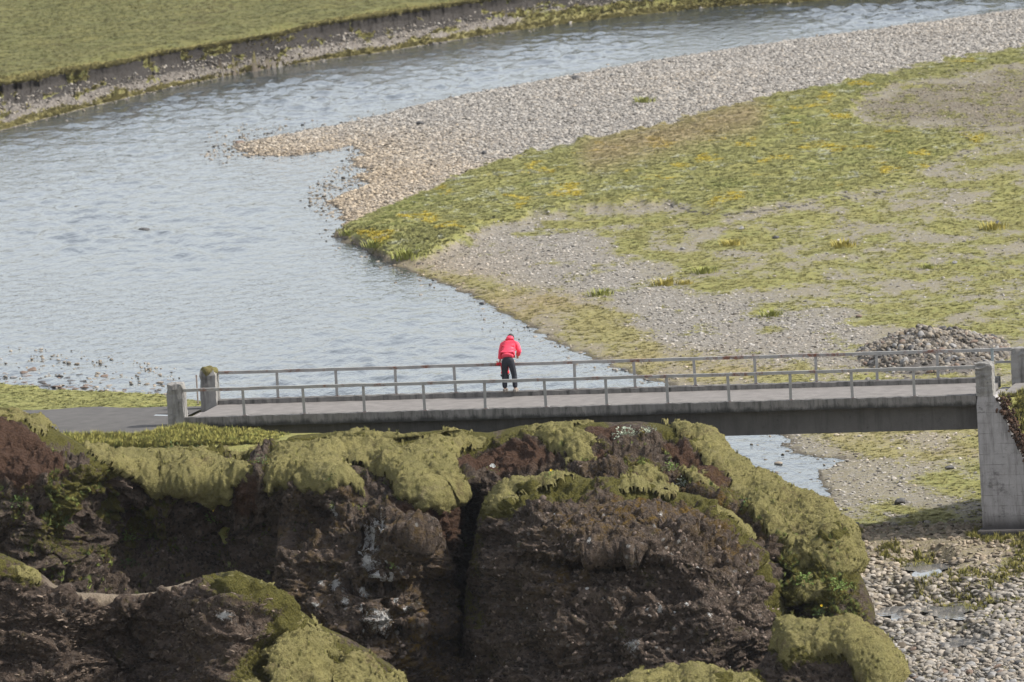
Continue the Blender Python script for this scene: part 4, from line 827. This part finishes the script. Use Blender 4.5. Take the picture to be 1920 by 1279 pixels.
STONE_MATS = [mat_plain('stone_%s' % n, a, b, 6, .85, .02) for n, a, b in (('grey', (.17, .165, .16), (.28, .27, .26)), ('dark', (.055, .055, .06), (.12, .115, .11)), ('beige', (.2, .17, .135), (.31, .265, .215)), ('brown', (.12, .085, .065), (.2, .15, .12)))]
STONE_ME = {}
def stone_data(v, k):
    if (v, k) not in STONE_ME:
        o = lib_mesh('stone', *stone_mesh(200+v, 2), STONE_MATS[k], True); STONE_ME[(v, k)] = o.data
    return STONE_ME[(v, k)]
def stone(p, size, rot, k, parent):
    o = bpy.data.objects.new('stone', stone_data(random.randrange(8), k)); link(o, parent); o.location = p; o.rotation_euler = rot; o.scale = size; return o
for i in big: stone(pb[i], sb[i], rb[i], random.choices((0, 1, 2, 3), (5, 2, 4, 2))[0], ground)
for _ in range(120):                      # shallow stones off the left bank
    u = random.uniform(-20, 325); v = random.gauss(np.interp(u, [0, 120, 330], [712, 722, 750]), 13); p = un(u, v, 0)
    if v > np.interp(u, [0, 330], [733, 757]) + 3: continue
    s_ = random.uniform(.15, .42); stone((p[0], p[1], -.02), (s_*1.3, s_*1.3, s_*.6), (random.gauss(0, .2), random.gauss(0, .2), random.uniform(0, 6)), random.choices((0, 1, 2, 3), (1, 4, 1, 6))[0], ground)

# grass tufts
sizeg = lambda n, a, b: a+(b-a)*RNG.random(n)
gm_ = vis & (G['sw'] < -.02) & ~(G['bar']) & ~G['far'] & ~under & ((G['grass']+.3*nz) > .55) & (rnd < .30+.12*G['mead']) & ~((np.abs(G['t']-2) < 3) & (G['s'] < .4)) & ~G['isl']
gs_ = vis & G['right'] & (G['sw'] < -.3) & ~G['bar'] & ~under & (G['grass'] > .22) & (rnd > .90); gm_ = gm_ | gs_
gf_ = vis & G['far'] & ((G['dt'] > 0) | (G['grass'] > .55)) & (rnd < .30)
gl_ = vis & G['isl'] & (G['t'] > 4.9) & (rnd < .5) & (G['grass'] > .3)
sel = gm_ | gf_ | gl_; gp = pts[sel]; gpp = pp[sel]; n = len(gp); mead = G['mead'][sel]; farg = G['far'][sel]; dryg = G['dry'][sel]; islg = G['isl'][sel]
base = np.array([.195, .195, .07])+RNG.random((n, 1))*np.array([.075, .07, .035])
pn = fbm(gp*[1, .35, 0], .35, 4, 130); yn = fbm(gp*[1, .4, 0], .55, 4, 131); wn = fbm(gp*[1, .5, 0], .9, 5, 132, .65); rn = fbm(gp*[1, .4, 0], .25, 3, 133)
mixc = lambda c, k, t: c*(1-k[:, None])+np.array(t)*k[:, None]
col = mixc(base, ss(.1, .6, pn)*.6, (.17, .195, .055))
nf = (~farg & ~islg).astype(float)
col = mixc(col, ss(.30, .5, yn)*.85*mead*nf, (.46, .35, .04))
wl = ss(70, 0, seg_dist(gpp, [(880, 380), (1050, 350), (1200, 345)]))*.45 + .1
col = mixc(col, ss(.42-wl*.5, .7-wl*.4, wn)*.75*mead*nf, (.40, .41, .31))
col = mixc(col, np.clip(dryg, 0, 1)*.7*nf, (.30, .215, .13))
col = mixc(col, (1-mead)*.4*nf, (.28, .24, .095))
col = mixc(col, ss(.1, .5, rn)*.7*farg, (.25, .205, .10)); col = mixc(col, ss(.15, .5, -rn)*.6*farg, (.14, .155, .05)); col = mixc(col, farg*.45, (.17, .152, .07)); col = np.where(farg[:, None], col*.56, col)
hgt = sizeg(n, .02, .055)*(1+.3*mead)*np.where(farg, .7, 1); hgt = np.where((gpp[:, 1] > 425) & (gpp[:, 1] < 510) & (gpp[:, 0] < 860) & (mead > .3), hgt*1.9, hgt)
wd = sizeg(n, .12, .24)
scatter('grass', gp, rots(n, .12), np.stack([wd, wd, hgt], -1), col, LIB_TUFT, 'short yellow green grass of the meadow, plain and far plateau')
# long verge grass in front of the road and bridge end
vp = []
for _ in range(9000):
    s_ = random.uniform(-7, 3.6); t_ = random.uniform(-2.6, -.25)
    if t_ > -1.0+.25*math.sin(s_*1.1) and s_ < -.6: continue
    if s_ > 1 and random.random() < (s_-1)/2.4: continue
    q = A3+AX*s_+TX*t_; vp.append((q[0], q[1], float(ground_at(q[0], q[1]))-.02, s_, t_))
vp = np.array(vp); n = len(vp); hh = sizeg(n, .08, .28)*np.interp(vp[:, 3], [.5, 3.5], [1, .45]); ww = sizeg(n, .10, .2)
vcol = np.array([.31, .29, .075])+RNG.random((n, 1))*np.array([.10, .08, .03]); vcol = np.where(RNG.random((n, 1)) < .2, np.array([.2, .22, .06]), vcol)
scatter('verge_grass', vp[:, :3], rots(n, .15), np.stack([ww, ww, hh], -1), vcol, LIB_TUFT, 'long bright grass on the verge below the left pillar')
# embankment grass, right end
ep = []
for _ in range(5000):
    s_ = random.uniform(BL+.9, BL+4); t_ = random.uniform(.5, 5.5)
    if 1.9 < t_ < 4.2: continue
    q = A3+AX*s_+TX*t_; ep.append((q[0], q[1], float(ground_at(q[0], q[1]))-.02))
for _ in range(3500):
    s_ = random.uniform(16.5, BL+3); t_ = random.uniform(-7, 2.5); q = A3+AX*s_+TX*t_
    if math.sin(s_*1.7+t_)+math.sin(s_*.9-t_*1.3)+.4*(s_-BL) < .2: continue
    ep.append((q[0], q[1], float(ground_at(q[0], q[1]))-.02))
ep = np.array(ep); n = len(ep); hh = sizeg(n, .1, .26); ww = sizeg(n, .12, .22)
ecol = np.array([.18, .175, .045])+RNG.random((n, 1))*np.array([.10, .07, .025])
scatter('bank_grass', ep, rots(n, .2), np.stack([ww, ww, hh], -1), ecol, LIB_TUFT, 'grass on the embankment and below the right abutment')
cs = []
for _ in range(700):
    f = random.random(); sx_ = float(np.interp(f, [0, .2, .45, .7, 1], [BL+.58, BL+.7, BL+.9, BL+1.1, BL+1.55])); zx = float(np.interp(sx_, [BL+.5, BL+.60, BL+.68, BL+.85, BL+1.05, BL+1.4, BL+2.4], [4.17, 4.02, 3.7, 3.3, 2.75, 2.0, 1.6])); tq = random.uniform(-.06, .5)
    q = A3+AX*(sx_+random.gauss(.04, .06))+TX*tq; cs.append((q[0]+abs(random.gauss(0, .10)), q[1], zx+random.uniform(-.10, .10)))
cs = np.array(cs); nc_ = len(cs); zc = .04+.11*RNG.random(nc_)**2
scatter('soil_clods', cs, rots(nc_, .8), zc[:, None]*RNG.uniform(.8, 1.3, (nc_, 3)), np.array([.025, .018, .014])+RNG.random((nc_, 1))**2*np.array([.09, .05, .032]), LIB_STONE, 'dark soil crumbling over the edge of the wing wall')
# moss sprigs
qz = np.concatenate(FUZZ); qz = qz[RNG.choice(len(qz), 800)]; n = len(qz); hh = sizeg(n, .05, .16); scatter('moss_grass', qz[:, :3], rots(n, .2), np.stack([hh*.6, hh*.6, hh], -1), np.array([.26, .25, .08])+RNG.random((n, 1))*np.array([.10, .08, .03]), LIB_TUFT, 'scattered grass blades growing through the moss')
FZ = np.concatenate(FUZZ); n = len(FZ); nrm = FZ[:, 3:]; nrm = nrm*.6+np.array([0, 0, .5]); nrm /= np.linalg.norm(nrm, axis=1, keepdims=True)
rx = np.stack([-np.arcsin(np.clip(nrm[:, 1], -1, 1)), np.arctan2(nrm[:, 0], nrm[:, 2]), RNG.random(n)*6.28], -1)
mn = fbm(FZ[:, :3], .7, 4, 140); mcol = np.array([.24, .213, .088])+RNG.random((n, 1))*np.array([.09, .078, .045]); mcol = mixc(mcol, ss(.0, .5, mn)*.6, (.145, .132, .042)); mcol = mixc(mcol, ss(.1, .6, -mn)*.4, (.25, .22, .09))
hh = sizeg(n, .015, .035); ww = sizeg(n, .03, .06)
scatter('moss_sprigs', FZ[:, :3], rx, np.stack([ww, ww, hh], -1), mcol, LIB_SPRIG, 'fine sprigs giving the moss cushions their felted surface')

# ------------------------------------------------------------------ gravel mound
mc = on_ground(1745, 664); mound_root = empty('gravel_mound', mc, 0, 'heap of grey rubble behind the right end of the bridge', 'mound')
g = np.linspace(-1, 1, 60); MX, MY = np.meshgrid(g*3.1, g*6.0); rr = np.sqrt((MX/2.7)**2+(MY/5.4)**2); q3 = np.stack([MX, MY, 0*MX], -1)
def mound_h(x, y):
    q = np.stack([x, y, 0*x], -1); r = np.sqrt(((x-.15)/2.6)**2+(y/5.2)**2); return .82*np.clip(1-r, 0, 1)**.9*(1+.45*fbm(q, .55, 3, 150)) + .08*fbm(q, 2, 3, 151)*ss(1.1, .8, r) - .12*ss(.9, 1.1, r)
MZ = mound_h(MX, MY); mo = mesh_np('earth', np.stack([MX, MY, MZ], -1).reshape(-1, 3), grid_faces(60, 60)[:, ::-1], mat_plain('rubble_earth', (.07, .063, .058), (.13, .118, .105), 5, .95, .05), mound_root)
k = 0
while k < 220:
    x, y = random.uniform(-2.7, 2.7), random.uniform(-5, 4)
    if (x/2.7)**2+(y/5.2)**2 > 1: continue
    s_ = random.uniform(.12, .34)*random.uniform(.7, 1.3); z = float(mound_h(np.array(x), np.array(y)))
    stone((x, y, z+s_*.08), (s_, s_*random.uniform(.8, 1.2), s_*random.uniform(.7, 1.)), (random.gauss(0, .5), random.gauss(0, .5), random.uniform(0, 6.3)), random.choices((0, 1, 2, 3), (4, 5, 1, 5))[0], mound_root); k += 1

mx = RNG.normal(0, 1.35, 4200); my = RNG.normal(0, 2.7, 4200); kk = (mx/3.6)**2+(my/7)**2 < 1; mx, my = mx[kk], my[kk]; nn = len(mx); sz = .05+.22*RNG.random(nn)**3
scatter('rubble', np.stack([mx, my, mound_h(mx, my)+sz*.1], -1), rots(nn, .5), sz[:, None]*RNG.uniform(.8, 1.25, (nn, 3)), stone_cols(nn, np.clip(RNG.normal(.4, .2, nn), 0, 1))*.64, LIB_STONE, 'small rubble covering the heap', mound_root)
# lumps of breccia standing out of the rock faces, small leaves in the cracks
def face_points(Pq, Nq, mask, n):
    w_ = mask.ravel()/mask.sum(); i = RNG.choice(mask.size, n, p=w_); return Pq.reshape(-1, 3)[i], Nq.reshape(-1, 3)[i], i
fm = ss(20, 60, SD)*(1-soilA)*(1-ss(.2, .7, mossA))*(.25+g2(U, V, 1200, 1080, 260, 200)+.5*g2(U, V, 690, 1080, 120, 160))*(np.abs(YF-blur(YF, 10)) < .5)
fp_, fn_, fi_ = face_points(PR, NA, fm, 2200); fp2, fn2, _ = face_points(PRD, ND, ss(8, 50, SD4)*(1-mD), 3200); fp3, fn3, _ = face_points(PRE, NE, ss(8, 40, SD5), 1300); fi_ = np.r_[fi_, np.zeros(len(fp2)+len(fp3), int)]; fp_ = np.r_[fp_, fp2, fp3]; fn_ = np.r_[fn_, fn2, fn3]; sz = .04+.15*RNG.random(len(fp_))**3
fcol = np.array([.085, .064, .05])+RNG.random((len(fp_), 1))*np.array([.10, .08, .068]); pale = RNG.random((len(fp_), 1)) < .012*(1+4*lich.ravel()[fi_][:, None]); fcol = np.where(pale, np.array([.45, .44, .42]), fcol)
scatter('rock_lumps', fp_-fn_*.25*sz[:, None], rots(len(fp_), 1.2), sz[:, None]*RNG.uniform(.7, 1.3, (len(fp_), 3)), fcol, LIB_STONE, 'rough lumps standing out of the cliff face')
bp_, bn_, bi_ = face_points(PRB, NB, ss(14, 40, SD2)*(1-ss(.3, .8, mB)), 2600); sz = .05+.12*RNG.random(len(bp_))**2
scatter('earth_flakes', bp_-bn_*.2*sz[:, None], rots(len(bp_), .3), sz[:, None]*RNG.uniform(.8, 1.3, (len(bp_), 3))*[1.2, 1, .5], np.array([.06, .045, .035])+RNG.random((len(bp_), 1))**2*np.array([.16, .125, .095]), LIB_STONE, 'crumbly flakes of earth on the nearer ridge')
lm = (1-soilA)*ss(10, 30, SD)*(.02+leftg*1.2+.8*ss(1440, 1480, U)*ss(980, 1060, V)*ss(1200, 1140, V)+.35*g2(U, V, 900, 1000, 40, 110)+.5*g2(U, V, 700, 960, 60, 40)+.5*g2(U, V, 1250, 870, 110, 30)+.25*g2(U, V, 1180, 1000, 200, 60))*(fbm(PA, 1.8, 3, 160) > .05)
lp, ln, li_ = face_points(PR, NA, lm, 2600); sz = sizeg(len(lp), .06, .17)
lcol = np.array([.11, .14, .035])+RNG.random((len(lp), 1))*np.array([.10, .10, .03]); lcol = np.where(RNG.random((len(lp), 1)) < .3, np.array([.15, .12, .03]), lcol)
scatter('small_herbs', lp+ln*.02, np.stack([RNG.normal(.6, .4, len(lp)), RNG.normal(0, .4, len(lp)), RNG.random(len(lp))*6.28], -1), np.stack([sz, sz, sz], -1), lcol, LIB_TUFT, 'small herbs and moss tufts rooted in cracks of the cliff')

# ------------------------------------------------------------------ single boulders
def boulder(u, v, w_px, label, k, zr=.7, water=False):
    p = un(u, v, 0) if water else on_ground(u, v); dd = (p-CAM)@FW; s_ = w_px/(F/dd)
    V, Fc = stone_mesh(int(u*7+v), 3); o = lib_mesh('boulder', V, Fc, STONE_MATS[k], True); link(o); o.location = (p[0], p[1], p[2]+(s_*.02 if water else s_*.12)); o.scale = (s_*1.1, s_*.95, s_*zr*(.9 if water else 1.2)); o.rotation_euler = (.1, .05, u % 6)
    tag(o, label, 'rock'); return o
BOULD = [(450, 268, 20, 'reddish brown boulder standing in the water off the spit tip', 3, True), (270, 431, 22, 'lone dark stone breaking the surface of the wide river', 1, True), (908, 289, 17, 'dark stone on the beige gravel just above the meadow edge', 1, False), (1080, 148, 18, 'dark rock at the water edge of the upper gravel bar', 1, False),
         (1148, 143, 12, 'small dark rock beside the upper river bank, right of a larger one', 1, False), (788, 234, 18, 'flat dark stone on the middle of the gravel spit', 1, False), (1460, 870, 24, 'round tan boulder in the water under the bridge', 2, True), (906, 569, 15, 'dark stone at the waterline of the near right shore', 1, True),
         (1168, 693, 12, 'dark stone at the waterline seen just above the far railing', 1, True), (1870, 421, 20, 'black stone on the grassy plain near the right edge', 1, False), (1455, 447, 14, 'dark stone on the sparse plain in the middle right', 1, False), (1390, 430, 16, 'pale grey stone on the sparse plain below the yellow flowers', 0, False),
         (1280, 468, 15, 'grey stone on the plain left of the other pale ones', 0, False), (1610, 600-5, 16, 'brown stone above the rubble heap', 3, False), (1790, 494, 14, 'grey stone on the right plain beside a tussock', 0, False), (1780, 880, 22, 'dark stone on the slope beside the pier', 1, False), (1690, 945, 30, 'flat dark stone in the shade left of the pier foot', 1, False)]
for u, v, wp, lab, k, wt in BOULD: boulder(u, v, wp, lab, k, .7, wt)

# ------------------------------------------------------------------ tussocks on the gravel
def blades(name, n, h, spread, wid, bend, seed, mat, parent=None):
    V, Fc = tuft_mesh(seed, n, h, spread, wid, bend); o = lib_mesh(name, V, Fc, mat); return link(o, parent)
G1 = mat_plain('tussock_green', (.17, .19, .05), (.26, .26, .075), 5, .85, 0); G2 = mat_plain('tussock_yellow', (.25, .225, .06), (.34, .28, .075), 5, .85, 0)
TUSS = [(1208, 192, 30, 'green tussock alone on the upper gravel bar', 0), (1128, 553, 34, 'bright green tussock at the edge of the grey gravel band', 0), (1322, 512, 36, 'green tussock on the plain right of the gravel band', 0), (1450, 593, 36, 'yellow green tussock on gravel left of the rubble heap', 0), (1742, 503, 26, 'small green tussock in the middle of the right plain', 0),
        (1285, 533, 22, 'tiny tussock with yellow tips on the plain', 1), (1375, 460, 34, 'low yellow tussock on the plain below the meadow', 1), (1865, 430, 40, 'olive tussock next to the black stone at right', 1), (1580, 463, 40, 'broad low tussock on the mid plain', 1), (1250, 535, 40, 'olive tussock left of the tiny yellow tipped one', 1), (765, 484, 50, 'tall dark grass clump overhanging the water at the meadow edge', 0), (655, 440, 26, 'grass clump on the pointed tip of the meadow', 0), (705, 470, 34, 'grass clump on the meadow edge left of the tall one', 0)]
for i, (u, v, wp, lab, k) in enumerate(TUSS):
    p = on_ground(u, v); s_ = wp/(F/((p-CAM)@FW)); o = blades('grass_tussock', 90, s_*.42, s_*1.6, s_*.07, .9, 300+i, (G1, G2)[k]); o.location = p; tag(o, lab, 'tussock', 'tussocks on the plain and river edge')

# ------------------------------------------------------------------ plants on the cliff
def plant(u, v, Uq, Vq, Pq, label, size, nleaf, leafc, flower=None, seed=0):
    k = np.argmin((Uq-u)**2+(Vq-v)**2); p = Pq.reshape(-1, 3)[k] - FW*.18; r = random.Random(seed)
    root = empty('leafy_plant', p, 0, label, 'plant'); V, Fc, SV, SF = [], [], [], []
    for i in range(nleaf):
        a = r.uniform(0, 6.28); el = r.uniform(-.1, 1.2); d = Vector((math.cos(a)*math.cos(el), math.sin(a)*math.cos(el), math.sin(el))); b = d*size*r.uniform(.25, 1.); L = size*r.uniform(.22, .42)
        side = d.cross(Vector((0, 0, 1))).normalized()*L*.3; tip = b+d*L*.8+Vector((0, 0, -L*.25)); j = len(V)
        V += [b[:], (b+d*L*.4+side+Vector((0, 0, L*.08)))[:], tip[:], (b+d*L*.4-side+Vector((0, 0, L*.08)))[:]]; Fc += [(j, j+1, j+2), (j, j+2, j+3)]
        if i % 4 == 0:
            w_ = side.normalized()*.004; j = len(SV); SV += [(-w_)[:], w_[:], (b+w_)[:], (b-w_)[:]]; SF += [(j, j+1, j+2, j+3)]
    link(lib_mesh('leaves', V, Fc, leafc), root); link(lib_mesh('stem', SV, SF, leafc), root)
    if flower:
        for i in range(flower[1]):
            a = r.uniform(0, 6.28); c = Vector((math.cos(a)*size*.6*r.random(), -size*.3+math.sin(a)*size*.3, size*r.uniform(.8, 1.25))); V, Fc = [c[:]], []
            for q in range(7):
                b = 2*math.pi*q/7; V.append((c+Vector((math.cos(b)*.035, -.012, math.sin(b)*.035)))[:])
            Fc = [(0, 1+q, 1+(q+1) % 7) for q in range(7)]; link(lib_mesh('flower', V, Fc, flower[0]), root)
    return root
LG = mat_plain('leaf_bright', (.12, .19, .04), (.2, .27, .08), 9, .7, 0); LD = mat_plain('leaf_dull', (.05, .09, .025), (.10, .15, .05), 9, .7, 0); LS = mat_plain('leaf_silver', (.26, .30, .22), (.42, .45, .36), 9, .8, 0)
YE = mat_plain('petal_yellow', (.75, .5, .03), (.8, .55, .05), 9, .7, 0); WH = mat_plain('petal_white', (.65, .65, .6), (.8, .8, .75), 9, .7, 0)
PL = [(395, 990, 'bright leaved plant with a yellow flower in the shaded hollow', .28, 60, LG, (YE, 1)), (330, 860, 'dark leaved plant on the left moss mat', .26, 50, LD, None), (375, 850, 'low green plant near the upper edge of the left moss mat', .22, 40, LD, None), (625, 905, 'green leafy sprout at the tip of the moss lobe', .22, 40, LD, None), (490, 880, 'small green plant in the gap between the two big moss mats', .25, 50, LD, None),
      (1170, 815, 'silvery willow scrub on the cliff top below the railing', .34, 120, LS, None), (1215, 812, 'silver leaved scrub right of the largest willow patch', .28, 80, LS, None), (1280, 880, 'pale leaved plant above the rock dome', .26, 60, LS, None), (1255, 868, 'pale green plant with tiny leaves above the dome', .24, 60, LG, None), (1035, 895, 'green sprout with a yellow flower on the small ledge', .2, 36, LG, (YE, 1)), (925, 890, 'white flowered stem at the top of the crevice', .2, 24, LG, (WH, 6)),
      (910, 965, 'dark green plant in the top of the crevice', .24, 50, LD, None), (1400, 945, 'bluish green plant in the moss of the right shoulder', .26, 60, LD, None), (1430, 975, 'light green plant on the right shoulder', .24, 60, LG, None), (1510, 1095, 'bright leafy plant under the right shoulder moss', .32, 90, LG, None), (1565, 1110, 'leafy plant hanging beside the right edge of the cliff', .3, 80, LG, None), (1480, 1170, 'green plant at the left end of the lower moss hump', .32, 80, LG, None), (1540, 1150, 'plant with a yellow flower above the lower moss hump', .2, 36, LD, (YE, 1)),
      (1540, 990, 'three yellow flowers on the sunlit moss shoulder', .14, 16, LG, (YE, 3)), (735, 1055, 'round leaved plant on the left rock face', .18, 30, LG, None), (700, 955, 'yellow green plant on top of the left rock face', .26, 60, LG, None), (250, 1050, 'green plant low in the shaded hollow', .3, 60, LD, None), (255, 1010, 'light green plant in the shade left of the flower', .28, 60, LG, None), (130, 985, 'leafy plant in the shaded bank at far left', .28, 60, LD, None), (30, 920, 'leafy plant at the left edge below the earth knoll', .3, 70, LD, None)]
for i, (u, v, lab, sz, nl, lc, fl) in enumerate(PL):
    on_dome = (890 < u < 1440) and (v > 885) and 'crevice' not in lab and 'shoulder' not in lab
    on_block = (600 < u < 800) and v > 940
    plant(u, v, U4 if on_dome else U5 if on_block else U, V4 if on_dome else V5 if on_block else V, PRD if on_dome else PRE if on_block else PR, lab, sz, nl, lc, fl, 400+i)

# ------------------------------------------------------------------ people
def skin(name, verts, edges, rad, mat, parent, sub=2, root=0):
    me = bpy.data.meshes.new(name); me.from_pydata(verts, edges, []); me.materials.append(mat); o = link(bpy.data.objects.new(name, me), parent)
    md = o.modifiers.new('skin', 'SKIN'); md.use_smooth_shade = True; md.branch_smoothing = .6
    for i, v in enumerate(me.skin_vertices[0].data):
        r = rad[i]; v.radius = (r, r) if np.isscalar(r) else r; v.use_root = (i == root)
    s = o.modifiers.new('sub', 'SUBSURF'); s.levels = sub; s.render_levels = sub; return o
RED = mat_plain('red_jacket', (.72, .045, .09), (.82, .07, .12), 14, .55, .006, .4); DK = mat_plain('dark_trousers', (.018, .02, .026), (.032, .034, .042), 10, .8, .005)
HAIR = mat_plain('dark_hair', (.02, .016, .015), (.04, .03, .028), 20, .6, 0); SKIN_ = mat_plain('skin', (.5, .3, .22), (.55, .34, .25), 10, .6, 0); SHOE = mat_plain('walking_shoe', (.14, .12, .10), (.26, .23, .2), 15, .8, 0); CRED = mat_plain('child_red_jacket', (.5, .012, .02), (.6, .02, .035), 14, .6, .004, .3)
fp = un(954, 737, ZK); s_p, t_p = [float(q) for q in st(fp[None])]; fp = A3+AX*s_p+TX*3.62; fp[2] = ZK+.004
ad = empty('person', fp, YAW, 'adult in red puffer jacket and dark trousers bending over the far railing', 'person')
def limb_hand(side, wrist, d, verts, edges, rad, attach):
    # palm and five short fingers curling downwards
    w_ = Vector(wrist); d = Vector(d).normalized(); sd_ = Vector((1, 0, 0))*side
    b = len(verts); verts.append((w_+d*.07)[:]); edges.append((attach, b)); rad.append((.038, .022))
    for k, (off, L) in enumerate(((-.028, .06), (-.010, .075), (.009, .07), (.027, .055))):
        k0 = w_+d*.10+sd_*off; verts.append(k0[:]); edges.append((b, len(verts)-1)); rad.append(.0095)
        verts.append((k0+d*L*.6+Vector((0, .012, -.01)))[:]); edges.append((len(verts)-2, len(verts)-1)); rad.append(.009)
        verts.append((k0+d*L*.8+Vector((0, .02, -.035)))[:]); edges.append((len(verts)-2, len(verts)-1)); rad.append(.008)
    t0 = w_+d*.03-sd_*.035; verts.append(t0[:]); edges.append((attach, len(verts)-1)); rad.append(.011); verts.append((t0+d*.05-sd_*.012)[:]); edges.append((len(verts)-2, len(verts)-1)); rad.append(.009)
# body: one continuous figure
V_ = [(0, -.07, .93), (0, .02, 1.10), (0, .15, 1.26), (0, .25, 1.38), (.0, .32, 1.44), (-.01, .38, 1.47), (-.01, .44, 1.48)]; E_ = [(0, 1), (1, 2), (2, 3), (3, 4), (4, 5), (5, 6)]; R2 = [(.15, .12), (.15, .11), (.13, .09), (.09, .06), .05, .08, .075]
for sd_ in (-1, 1):
    b = len(V_); fx_ = -.14 if sd_ < 0 else .155
    V_ += [(sd_*.10, -.08, .86), (fx_*.9, .0, .48), (fx_, -.04, .10), (fx_*1.05, .10, .05)]; E_ += [(0, b), (b, b+1), (b+1, b+2), (b+2, b+3)]; R2 += [.10, .062, .04, .035]
aL = [(-.185, .24, 1.37), (-.25, .20, 1.14), (-.30, .24, .90)]; aR = [(.19, .24, 1.37), (.27, .20, 1.13), (.20, .36, 1.0)]
for arm, sd_ in ((aL, -1), (aR, 1)):
    b = len(V_); V_ += arm; E_ += [(3, b), (b, b+1), (b+1, b+2)]; R2 += [.045, .04, .03]
    limb_hand(sd_, arm[2], Vector(arm[2])-Vector(arm[1]), V_, E_, R2, b+2)
skin('body', V_, E_, R2, SKIN_, ad)
# quilted jacket with ridges
JV, JE, JR = [], [], []; path = [Vector(q) for q in ((0, -.12, .985), (0, .02, 1.12), (0, .14, 1.26), (0, .24, 1.37), (0, .30, 1.42))]
nseg = 14
for i in range(nseg+1):
    f = i/nseg*4; k = min(3, int(f)); q = path[k].lerp(path[k+1], f-k); JV.append(q[:]); r = np.interp(i/nseg, [0, .15, .5, .8, .92, 1], [.185, .18, .187, .175, .115, .085])*(1.04 if i % 2 else .95); JR.append((r, r*.78))
    if i: JE.append((i-1, i))
for arm in (aL, aR):
    prev = 11; A_ = [Vector(q) for q in arm]; m_ = 7
    for part_ in range(2):
        for i in range(0 if part_ == 0 else 1, m_):
            q = A_[part_].lerp(A_[part_+1], i/(m_-1) if part_ else i/(m_-1)); JV.append(q[:]); JE.append((prev, len(JV)-1)); prev = len(JV)-1; r = (.082-.016*((part_*m_+i)/(2*m_)))*(1.05 if i % 2 else .95); JR.append(r)
skin('jacket', JV, JE, JR, RED, ad, 2, 5)
hd = [(0.01, .25, 1.42), (0.01, .28, 1.49), (0.02, .33, 1.53)]; skin('hood', hd, [(0, 1), (1, 2)], [(.12, .09), (.125, .095), (.09, .065)], RED, ad)
TV = [(0, -.05, 1.06), (0, -.09, .93)]; TE = [(0, 1)]; TR = [(.185, .13), (.205, .16)]
for sd_ in (-1, 1):
    b = len(TV); fx_ = -.14 if sd_ < 0 else .155; TV += [(sd_*.105, -.085, .80), (sd_*.12, -.03, .62), (fx_*.92, .0, .47), (fx_, -.03, .25), (fx_, -.035, .10)]; TE += [(1, b)]+[(b+i, b+i+1) for i in range(4)]; TR += [.115, .098, .083, .078, .080]
skin('trousers', TV, TE, TR, DK, ad)
bm = bmesh.new(); bmesh.ops.create_icosphere(bm, subdivisions=3, radius=1)
for v in bm.verts: v.co = Vector((v.co.x*.10, v.co.y*.105+.425, v.co.z*.105+1.488)) + Vector((random.uniform(-.004, .004),)*3)
bm_obj('hair', bm, HAIR, ad, True)
for sd_ in (-1, 1):
    fx_ = -.14 if sd_ < 0 else .155; bm = bmesh.new(); box(bm, (fx_-.052, -.12, 0), (fx_+.052, .16, .10), .03); bm_obj('shoe', bm, SHOE, ad, True)
# child held up against the railing
cp = fp + TX*.14 + AX*(-.15); ch = empty('person', cp, YAW, 'small child in red held between the adult and the far railing', 'person')
CV = [(0, 0, .50), (0, .0, .66), (0, .01, .80), (0, .02, .88), (0, .03, .97), (0, .03, 1.04)]; CE = [(i, i+1) for i in range(5)]; CR = [.085, .09, .085, .04, .085, .075]
for sd_ in (-1, 1):
    b = len(CV); CV += [(sd_*.05, 0, .46), (sd_*.06, .03, .36), (sd_*.06, .0, .30), (sd_*.06, .05, .285)]; CE += [(0, b), (b, b+1), (b+1, b+2), (b+2, b+3)]; CR += [.05, .042, .03, .026]
    b = len(CV); CV += [(sd_*.11, .01, .80), (sd_*.17, -.01, .76), (sd_*.19, .0, .80)]; CE += [(2, b), (b, b+1), (b+1, b+2)]; CR += [.035, .03, .024]; limb_hand(sd_, CV[b+2], (sd_*.3, .6, .3), CV, CE, CR, b+2)
skin('body', CV, CE, CR, SKIN_, ch)
CV = [(0, 0, .47), (0, 0, .56), (0, 0, .66), (0, .01, .76), (0, .02, .84)]; CE = [(i, i+1) for i in range(4)]; CR = [(.135, .10), (.14, .10), (.135, .10), (.125, .09), .07]
for sd_ in (-1, 1):
    b = len(CV); CV += [(sd_*.13, .0, .80), (sd_*.20, -.02, .77), (sd_*.215, .0, .82)]; CE += [(3, b), (b, b+1), (b+1, b+2)]; CR += [.055, .06, .05]
skin('jacket', CV, CE, CR, CRED, ch, 2, 2); skin('hood', [(0, .02, .90), (0, .03, .98), (0, .03, 1.05)], [(0, 1), (1, 2)], [.09, .105, .085], CRED, ch)
CV = [(0, 0, .48)]; CE = []; CR = [(.10, .085)]
for sd_ in (-1, 1):
    b = len(CV); CV += [(sd_*.055, 0, .43), (sd_*.06, .03, .36), (sd_*.06, .0, .30)]; CE += [(0, b), (b, b+1), (b+1, b+2)]; CR += [.06, .05, .04]
skin('trousers', CV, CE, CR, DK, ch)

# ------------------------------------------------------------------ thin summer haze
bm = bmesh.new(); box(bm, (-1700, -120, -13), (1700, 3400, 37)); haze = bm_obj('haze', bm)
hm = bpy.data.materials.new('haze'); hm.use_nodes = True; ht = hm.node_tree; ht.nodes.remove(ht.nodes['Principled BSDF'])
pv = ht.nodes.new('ShaderNodeVolumePrincipled'); pv.inputs['Color'].default_value = (.92, .95, 1, 1); pv.inputs['Density'].default_value = .00004; pv.inputs['Anisotropy'].default_value = .3
ht.links.new(pv.outputs[0], ht.nodes['Material Output'].inputs['Volume']); haze.data.materials.append(hm); tag(haze, 'thin pale haze over the valley', kind='stuff')
